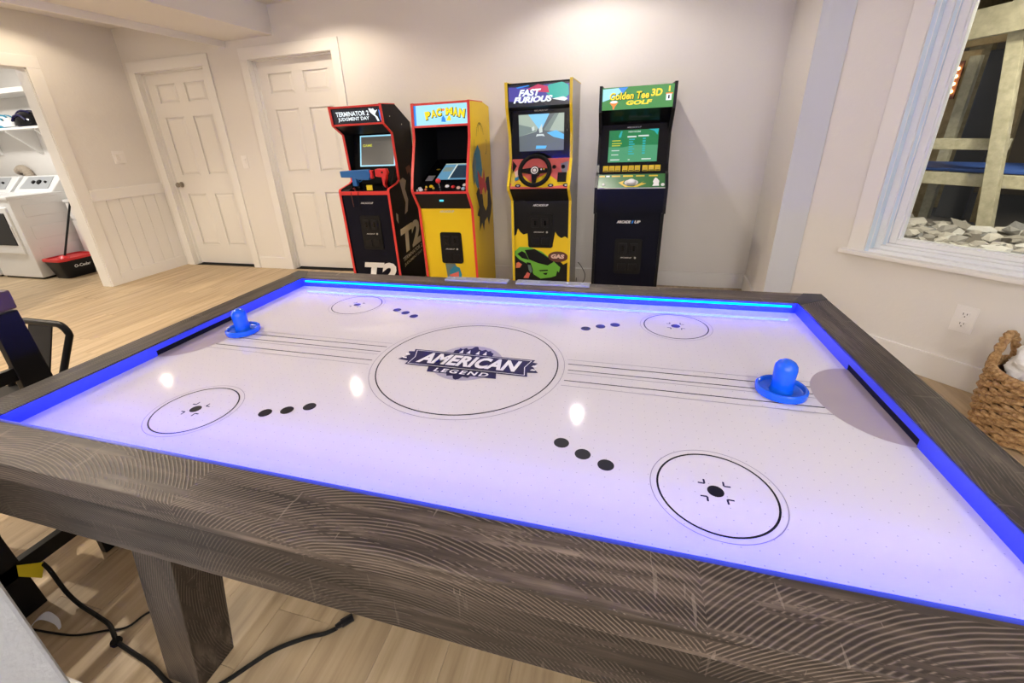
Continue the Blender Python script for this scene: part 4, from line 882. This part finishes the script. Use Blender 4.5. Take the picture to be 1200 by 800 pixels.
pl = Pl((fy(.02), .02), (fy(.735), .735)); pl.text('ARCADE', M['white'], kp, .408, .640, .105, .022, shear=.25, bold=.05); pl.text('1', M['mq_blue'], kp, .472, .640, .014, .022, shear=.25, bold=.05); pl.text('UP', M['white'], kp, .508, .640, .044, .022, shear=.25, bold=.05)
coin_door(c, .455, .25, .530, .205, fy)

# ================================================================== laundry room
from mathutils import noise as mnoise
def machine(x0, x1, y0, y1, label, door):
    o = thing('dryer' if door else 'washer', ((x0 + x1) / 2, (y0 + y1) / 2, 0), label, 'dryer' if door else 'washer')
    MB().box(x0, x1, y0, y1, .02, .90).build('body', M['appl'], o, bevel=.012, seg=3)
    MB().box(x0 - .004, x1 + .004, y0 - .012, y1, .895, .935).build('top', M['appl'], o, bevel=.015, seg=3)
    MB().box(x0 + .02, x1 - .02, y0 + .02, y1 - .02, 0, .03).build('plinth', M['black'], o)
    cn = MB().prism_x([(y1 - .02, .930), (y1 - .02, 1.105), (y1 - .10, 1.105), (y1 - .25, .955), (y1 - .27, .930)], x0 + .01, x1 - .01).build('control_console', M['appl'], o, bevel=.015, seg=3)
    A, B = Vector((0, y1 - .245, .965)), Vector((0, y1 - .108, 1.100)); d_ = (B - A).normalized(); n_ = Vector((0, -d_.z, d_.y))
    P = lambda x, v, l: Vector((x, 0, 0)) + A + d_ * v + n_ * l
    L = (B - A).length
    gp = MB().loft([P(x, v, -.002) for x, v in ((x0 + .10, .01), (x1 - .10, .01), (x1 - .13, L - .01), (x0 + .13, L - .01))], [P(x, v, .004) for x, v in ((x0 + .10, .01), (x1 - .10, .01), (x1 - .13, L - .01), (x0 + .13, L - .01))]).build('control_panel', M['applgrey'], cn)
    for fx_, r in ((.42, .022), (.56, .030), (.72, .014)):
        q = n_.to_track_quat('Z', 'Y').to_matrix().to_4x4(); q.translation = P(x0 + (x1 - x0) * fx_, L * .5, .004)
        MB(q).lathe([(r, 0), (r, .012), (r * .8, .018)], (0, 0, 0), 18).build('dial', M['black'], gp, smooth=True)
    if door:
        dr = MB().box(x0 + .10, x1 - .08, y0 - .020, y0 + .005, .30, .82).build('door', M['appl'], o, bevel=.012, seg=3)
        MB().box(x0 + .16, x1 - .13, y0 - .026, y0 - .015, .40, .76).build('door_window', M['blackgloss'], dr, bevel=.008)
        MB().box(x1 - .105, x1 - .095, y0 - .035, y0 - .018, .50, .62).build('door_handle', M['appl'], dr, bevel=.003)
    for z0, z1 in ((.70, .83), (.45, .60), (.20, .36)):
        MB().box(x1 - .004, x1 + .006, y0 + .09, y1 - .08, z0, z1).build('side_rib', M['appl'], o, bevel=.006, seg=2)
machine(-6.70, -6.00, 2.185, 2.88, 'white dryer with a dark door window, nearest the laundry doorway', True)
machine(-7.46, -6.76, 2.185, 2.88, 'white washer left of the dryer, cut by the frame edge', False)
dh = thing('dryer_hose', (-6.95, 2.95, .95), 'beige flexible vent hose behind the dryer console', 'hose')
pts = [(-6.86, 2.94, .95), (-6.86, 2.945, 1.08), (-6.90, 2.945, 1.16), (-6.98, 2.945, 1.19), (-7.06, 2.95, 1.15)]
fine = []
for a, b_ in zip(pts, pts[1:]): fine += [Vector(a).lerp(Vector(b_), k / 6) for k in range(6)]
MB().tube(fine, [.045 + .006 * (i % 2) for i in range(len(fine))], 12).build('hose', mat('beige_hose', (.45, .38, .30), .6), dh)
lab = ('white wooden wall shelf above the dryer', 'upper white wall shelf near the laundry ceiling')
for zi, (z, t_) in enumerate(((1.615, .025), (1.98, .05))):
    sh = thing('wall_shelf', (-6.5, 2.85, z), lab[zi], 'shelf')
    MB().box(-7.98, -4.94, 2.70, 2.998, z, z + t_).build('shelf_board', M['trim'], sh, bevel=.003)
    if zi == 0:
        for x in (-7.3, -6.55, -6.05, -5.5):
            MB().prism_x([(2.998, z), (2.72, z), (2.72, z - .02), (2.975, z - .26), (2.998, z - .26)], x - .012, x + .012).build('shelf_bracket', M['trim'], sh)
def helmet(c, m1, m2, label, s=1.0):
    o = thing('bike_helmet', c, label, 'helmet')
    vs, fs = [], []; n, k = 22, 8
    for i in range(k + 1):
        a = i / k * PI / 2
        for j in range(n): b_ = 2 * PI * j / n; vs.append((c[0] + .14 * s * math.cos(a) * math.cos(b_) * (1.15 if math.cos(b_) > 0 else 1), c[1] + .095 * s * math.cos(a) * math.sin(b_), c[2] + .012 + .125 * s * math.sin(a)))
    for i in range(k):
        for j in range(n): fs.append((i * n + j, i * n + (j + 1) % n, (i + 1) * n + (j + 1) % n, (i + 1) * n + j))
    MB().add(vs, fs + [tuple(range(n))[::-1]]).build('shell', m1, o, smooth=True)
    MB().lathe([(.100, 0), (.112, .006), (.112, .020), (.100, .026)], c, 24).build('rim', m2, o, smooth=True)
    for j in range(4):
        y = (j - 1.5) * .04 * s; MB().tube([(c[0] + x * s, c[1] + y * 1.25 - .002, c[2] + .02 + .12 * s * math.sqrt(max(0, 1 - (x / .15) ** 2 - (y / .10) ** 2)) ) for x in (-.09, -.05, 0, .05, .09)], .010 * s, 6).build('vent', m2, o)
    return o
helmet((-6.62, 2.80, 1.640), M['white'], M['teal'], 'white and blue bike helmet on the laundry shelf'); helmet((-6.22, 2.80, 1.640), M['blackgloss'], M['ink'], 'black and navy bike helmet on the laundry shelf', 1.25)
cb = thing('cabinet', (-5.45, 2.84, 0), 'white drawer cabinet beside the dryer', 'cabinet')
MB().box(-5.93, -4.96, 2.66, 2.998, .06, .81).build('body', M['appl'], cb, bevel=.003); MB().box(-5.95, -4.94, 2.64, 2.998, .81, .84).build('top', M['appl'], cb, bevel=.004); MB().box(-5.91, -4.98, 2.70, 2.99, 0, .06).build('plinth', M['trim'], cb)
for x0, x1 in ((-5.92, -5.45), (-5.44, -4.97)):
    for z0, z1 in ((.62, .80), (.08, .60)):
        d_ = MB().box(x0, x1, 2.642, 2.66, z0, z1).build('drawer' if z0 > .3 else 'door', M['appl'], cb, bevel=.003)
        MB().box(x0 + .05, x1 - .05, 2.6405, 2.643, z0 + .04, z1 - .04).build('recessed_field', M['trim'], d_, bevel=.001)
        MB().lathe([(.008, 0), (.012, .012), (.012, .018)], ((x0 + x1) / 2, 2.642, (z0 + z1) / 2 if z0 > .3 else z1 - .05), 12, 'y').build('knob', M['steel'], d_, smooth=True)
# mop bucket with red rim and mop
u_ = Vector((1, 0, 0)); n_ = Vector((0, -1, 0)); BC = Vector((-5.815, 2.415, 0))
TB = Matrix(((u_.x, -n_.x, 0, BC.x), (u_.y, -n_.y, 0, BC.y), (0, 0, 1, 0), (0, 0, 0, 1)))
bk = thing('mop_bucket', BC, 'black mop bucket with a red rim beside the dryer', 'bucket')
def rr(a, b_, r, z, n=5):
    P = []
    for sx, sy, a0 in ((1, 1, 0), (-1, 1, 90), (-1, -1, 180), (1, -1, 270)):
        for k in range(n): t_ = math.radians(a0 + 90 * k / (n - 1)); P.append((sx * (a - r) + r * math.cos(t_), sy * (b_ - r) + r * math.sin(t_), z))
    return P
MB(TB).loft(rr(.120, .150, .05, 0), rr(.160, .195, .06, .215)).build('tub', M['black'], bk, smooth=True)
m_ = MB(TB); A_, B_, C_, E_ = rr(.168, .203, .06, .205), rr(.170, .205, .06, .232), rr(.140, .175, .05, .232), rr(.140, .175, .05, .205); k = len(A_)
m_.add(A_ + B_ + C_ + E_, [(i + a * k, (i + 1) % k + a * k, (i + 1) % k + ((a + 1) % 4) * k, i + ((a + 1) % 4) * k) for a in range(4) for i in range(k)]); m_.build('rim', M['red'], bk, smooth=True)
MB(TB).loft(rr(.13, .16, .05, .216), rr(.13, .16, .05, .222)).build('wringer', M['red'], bk)
text('O-Cedar', M['white'], bk, TB @ Vector((.1455, .01, .13)), (0, 1, 0), (.18, 0, 1), .17, .035, bold=.02)
mp = thing('mop', TB @ Vector((.09, -.11, .225)), 'mop with a slim black handle standing in the bucket', 'mop')
MB().tube([TB @ Vector((.09, -.11, .2225)), TB @ Vector((.115, .17, .86))], .011, 8).build('handle', M['black'], mp)
MB().tube([TB @ Vector((.115, .17, .86)), TB @ Vector((.118, .20, .93))], .015, 8).build('grip', M['red'], mp); MB().lathe([(.05, .2225), (.06, .235), (.03, .26)], TB @ Vector((.07, -.10, 0)), 14).build('mop_head', M['red'], mp, smooth=True)

# ================================================================== chairs at the left end of the table
ch = thing('dining_chair', (-1.40, -.40, 0), 'black steel chair with a wooden top rail at the left end of the table', 'chair')
for y in (-.295, -.58): MB().loft([(-1.318, y - .05, 0), (-1.290, y - .05, 0), (-1.290, y + .058, 0), (-1.318, y + .058, 0)], [(-1.318, y - .032, .90), (-1.290, y - .032, .90), (-1.290, y + .032, .90), (-1.318, y + .032, .90)]).build('back_post', M['blackmetal'], ch, bevel=.003)
MB().box(-1.326, -1.285, -.63, -.262, .905, .962).build('top_rail', M['brownwood'], ch, bevel=.006)
for z in (.70, .55): MB().box(-1.312, -1.296, -.58, -.295, z, z + .04).build('back_slat', M['blackmetal'], ch, bevel=.002)
MB().box(-1.60, -1.29, -.63, -.245, .44, .47).build('seat', M['brownwood'], ch, bevel=.008)
for y in (-.295, -.58):
    MB().box(-1.60, -1.565, y - .018, y + .018, 0, .44).build('front_leg', M['blackmetal'], ch, bevel=.003); MB().box(-1.58, -1.30, y - .012, y + .012, .40, .44).build('side_stretcher', M['blackmetal'], ch)
MB().box(-1.318, -1.290, -.58, -.20, .135, .185).build('rear_stretcher', M['blackmetal'], ch, bevel=.002); MB().box(-1.59, -1.57, -.58, -.295, .20, .235).build('front_stretcher', M['blackmetal'], ch, bevel=.002)

c2 = thing('metal_chair', (-1.815, -.20, 0), 'black metal chair with a bent tube back and wide centre slat', 'chair')
X0, X1, YT, ZT = -1.955, -1.675, .018, .70
lp = []
for cx, a0 in ((X1 - .045, 0), (X0 + .045, 90)):
    for k in range(7): a = math.radians(a0 + k * 15); lp.append((cx + .045 * math.cos(a), YT, ZT - .045 + .045 * math.sin(a)))
lp = [(X1 + .012, -.09, .44), (X1 + .008, -.06, .52)] + lp + [(X0 - .008, -.06, .52), (X0 - .012, -.09, .44)]
MB().tube(lp, .0125, 10).build('back_frame', M['blackmetal'], c2, smooth=True)
MB().loft([(-1.880, -.085, .45), (-1.75, -.085, .45), (-1.75, -.079, .45), (-1.880, -.079, .45)], [(-1.884, YT - .003, ZT), (-1.746, YT - .003, ZT), (-1.746, YT + .003, ZT), (-1.884, YT + .003, ZT)]).build('back_slat', M['blackmetal'], c2, bevel=.002)
MB().loft(rr(.175, .175, .05, .43), rr(.18, .18, .05, .45)) and None
ms = MB(Matrix.Translation((-1.815, -.25, 0))); ms.loft(rr(.175, .175, .05, .430), rr(.18, .18, .05, .452)); ms.build('seat', M['blackmetal'], c2, smooth=True)
for sx in (-1, 1):
    for sy in (-1, 1):
        a = Vector((-1.815 + sx * .155, -.25 + sy * .155, .43)); b_ = Vector((-1.815 + sx * .205, -.25 + sy * .215, 0)); w_ = .02
        MB().loft([b_ + Vector((dx, dy, 0)) for dx, dy in ((-w_ / 2, -w_ / 2), (w_ / 2, -w_ / 2), (w_ / 2, w_ / 2), (-w_ / 2, w_ / 2))], [a + Vector((dx, dy, 0)) for dx, dy in ((-w_, -w_), (w_, -w_), (w_, w_), (-w_, w_))]).build('leg', M['blackmetal'], c2)

# ================================================================== cables and tags on the floor
def smooth_path(P, k=6):
    P = [Vector(p) for p in P]; out = []
    for i in range(len(P) - 1):
        p0, p1, p2, p3 = P[max(i - 1, 0)], P[i], P[i + 1], P[min(i + 2, len(P) - 1)]
        for j in range(k):
            t_ = j / k; out.append(.5 * ((2 * p1) + (-p0 + p2) * t_ + (2 * p0 - 5 * p1 + 4 * p2 - p3) * t_ ** 2 + (-p0 + 3 * p1 - 3 * p2 + p3) * t_ ** 3))
    return out + [P[-1]]
z = .0062
pc = thing('extension_cord', (-.9, -.55, 0), 'thick black power cord crossing the floor before the table leg', 'cord')
MB().tube(smooth_path([(-1.283, -.492, .135), (-1.255, -.495, .115), (-1.215, -.503, .045), (-1.165, -.508, z), (-1.06, -.522, z + .002), (-.99, -.535, z + .0075), (-.930, -.560, z + .003), (-.86, -.570, z), (-.771, -.582, z), (-.66, -.606, z), (-.575, -.598, z), (-.535, -.560, z), (-.470, -.470, z), (-.40, -.415, z), (-.350, -.388, z), (-.325, -.366, z)]), .0060, 8).build('cord', M['rubber'], pc, smooth=True)
MB().lathe([(.013, 0), (.015, .006), (.013, .013)], (-.930, -.562, .002), 14).build('cord_knot', M['rubber'], pc, smooth=True)
A, B = Vector((-.328, -.369, .012)), Vector((-.295, -.330, .012))
MB().tube([A, A.lerp(B, .3), A.lerp(B, .35), B], [.007, .009, .012, .0115], 8).build('plug', M['black'], pc)
tc = tag(MB().tube(smooth_path([(-1.235, -.600, .0035), (-1.15, -.590, .0035), (-1.073, -.577, .0035), (-1.0, -.545, .0035), (-.946, -.520, .0035), (-.925, -.470, .0035), (-.86, -.42, .0035), (-.80, -.40, .0035)]), .0032, 6).build('thin_cord', M['rubber'], smooth=True), 'thin black cord lying on the floor behind the thick one', 'cord')
yt = thing('cord_tag', (-1.276, -.52, .11), 'yellow warning tag hanging on the black power cord', 'tag')
MB().loft([(-1.279, -.549, .150), (-1.279, -.540, .186), (-1.279, -.488, .136), (-1.279, -.511, .094)], [(-1.277, -.549, .150), (-1.277, -.540, .186), (-1.277, -.488, .136), (-1.277, -.511, .094)]).build('tag_sheet', M['yellowtag'], yt)
pb = thing('power_brick', (-1.33, -.665, 0), 'black power adapter standing by the chair leg', 'adapter')
MB().box(-1.40, -1.27, -.686, -.645, 0, .10).build('case', M['black'], pb, bevel=.006); MB().box(-1.36, -1.31, -.645, -.6435, .03, .06).build('rating_label', M['inkgrey'], pb)
rb = [(-1.245, -.640, .002), (-1.215, -.615, .018), (-1.205, -.590, .038), (-1.185, -.575, .046), (-1.150, -.572, .030), (-1.135, -.578, .012)]
P = smooth_path(rb, 4); m_ = MB(); vs = []
for i, p in enumerate(P): w_ = .011 * (1 - .75 * max(0, i / len(P) - .6) / .4); vs += [p + Vector((.2, 1, .5)).normalized() * w_, p - Vector((.2, 1, .5)).normalized() * w_]
n = len(P); vs += [v - Vector((0, 0, .0008)) for v in vs]
fs = []
for i in range(n - 1): fs += [(2 * i, 2 * i + 2, 2 * i + 3, 2 * i + 1), (2 * n + 2 * i, 2 * n + 2 * i + 1, 2 * n + 2 * i + 3, 2 * n + 2 * i + 2)]
tag(m_.add(vs, fs).build('label_strip', M['whitetag'], smooth=True, fix=False), 'curled white label strip on the floor', 'label strip')
# cable behind the racing cabinet
tag(MB().tube(smooth_path([(.030, 2.95, .20), (.06, 2.93, .17), (.10, 2.90, .10), (.085, 2.89, .03), (.03, 2.90, .006), (.02, 2.95, .05)]), .003, 6).build('extension_cord', M['rubber'], smooth=True), 'thin dark cord looping beside the racing cabinet', 'cord')

# ================================================================== wicker basket with white throw
m = M['wicker'] = mat('water_hyacinth', (.42, .25, .10), .6); t = NT(m); f = t.noise(t.mapping(t.obj(), (40, 40, 40)), 2.0, 4, .6)
t.color(t.ramp(f, [(.3, (.20, .10, .035)), (.5, (.40, .235, .10)), (.72, (.60, .40, .20))])); t.bump(f, .4, .003)
BX, BY = 2.155, 1.095
bs = thing('wicker_basket', (BX, BY, 0), 'round brown wicker basket on the floor below the window', 'basket')
def brad(z): return .170 + .018 * math.sin(min(1, z / .25) * PI * .62)
NS = 34; rows = 15
for i in range(rows):
    z_ = .012 + i * .0185; P = []
    for j in range(NS * 4):
        a = 2 * PI * j / (NS * 4); ph = a * NS / 2 + (PI if i % 2 else 0)
        P.append((BX + (brad(z_) + .0085 * math.sin(ph)) * math.cos(a), BY + (brad(z_) + .0085 * math.sin(ph)) * math.sin(a), z_ + .004 * math.sin(ph * .5 + i)))
    MB().tube(P, .0108, 6, True).build('wicker_strand', M['wicker'], bs, smooth=True)
MB().lathe([(.155, .004), (.160, .02), (.173, .18), (.175, .270), (.168, .270), (.166, .18), (.150, .02), (.001, .02)], (BX, BY, 0), 32).build('liner', M['brownwood'], bs, smooth=True)
for q in (0, PI):
    P = [(BX + (.186 + .008 * math.cos(a * 24 + q)) * math.cos(a), BY + (.186 + .008 * math.cos(a * 24 + q)) * math.sin(a), .284 + .010 * math.sin(a * 24 + q)) for a in [2 * PI * j / 192 for j in range(192)]]
    MB().tube(P, .0125, 6, True).build('rim_braid', M['wicker'], bs, smooth=True)
for a0 in (math.radians(122), math.radians(302)):
    hb = None
    for q in (0, PI):
        P = []
        for k in range(41):
            t_ = k / 40; a = a0 + (t_ - .5) * .82; h_ = .280 + .135 * math.sin(PI * t_) ** .6; r = .186 - .004 * math.sin(PI * t_)
            P.append((BX + (r + .007 * math.cos(t_ * 26 + q)) * math.cos(a), BY + (r + .007 * math.cos(t_ * 26 + q)) * math.sin(a), h_ + .007 * math.sin(t_ * 26 + q)))
        o = MB().tube(P, .0120, 7).build('handle' if hb is None else 'handle_strand', M['wicker'], bs if hb is None else hb, smooth=True); hb = hb or o
m = M['whitefab']; t = NT(m); t.bump(t.noise(t.obj(), 60, 5, .7), .5, .01)
bm = bmesh.new(); bmesh.ops.create_icosphere(bm, subdivisions=5, radius=1)
for v in bm.verts:
    p = v.co.copy(); f = 1 + .16 * mnoise.noise(p * 2.6) + .10 * abs(mnoise.noise(p * 5.5 + Vector((3, 1, 2)))) + .04 * mnoise.noise(p * 12)
    v.co = Vector((p.x * .140 * f, p.y * .140 * f, max(p.z, -.6) * .112 * f))
me = D.meshes.new('throw_blanket'); bm.to_mesh(me); bm.free(); me.materials.append(m); me.polygons.foreach_set('use_smooth', [True] * len(me.polygons))
tw = D.objects.new('throw_blanket', me); COL.objects.link(tw); tw.location = (BX + .004, BY, .315); tag(tw, 'fluffy white throw blanket bunched in the wicker basket', 'blanket')
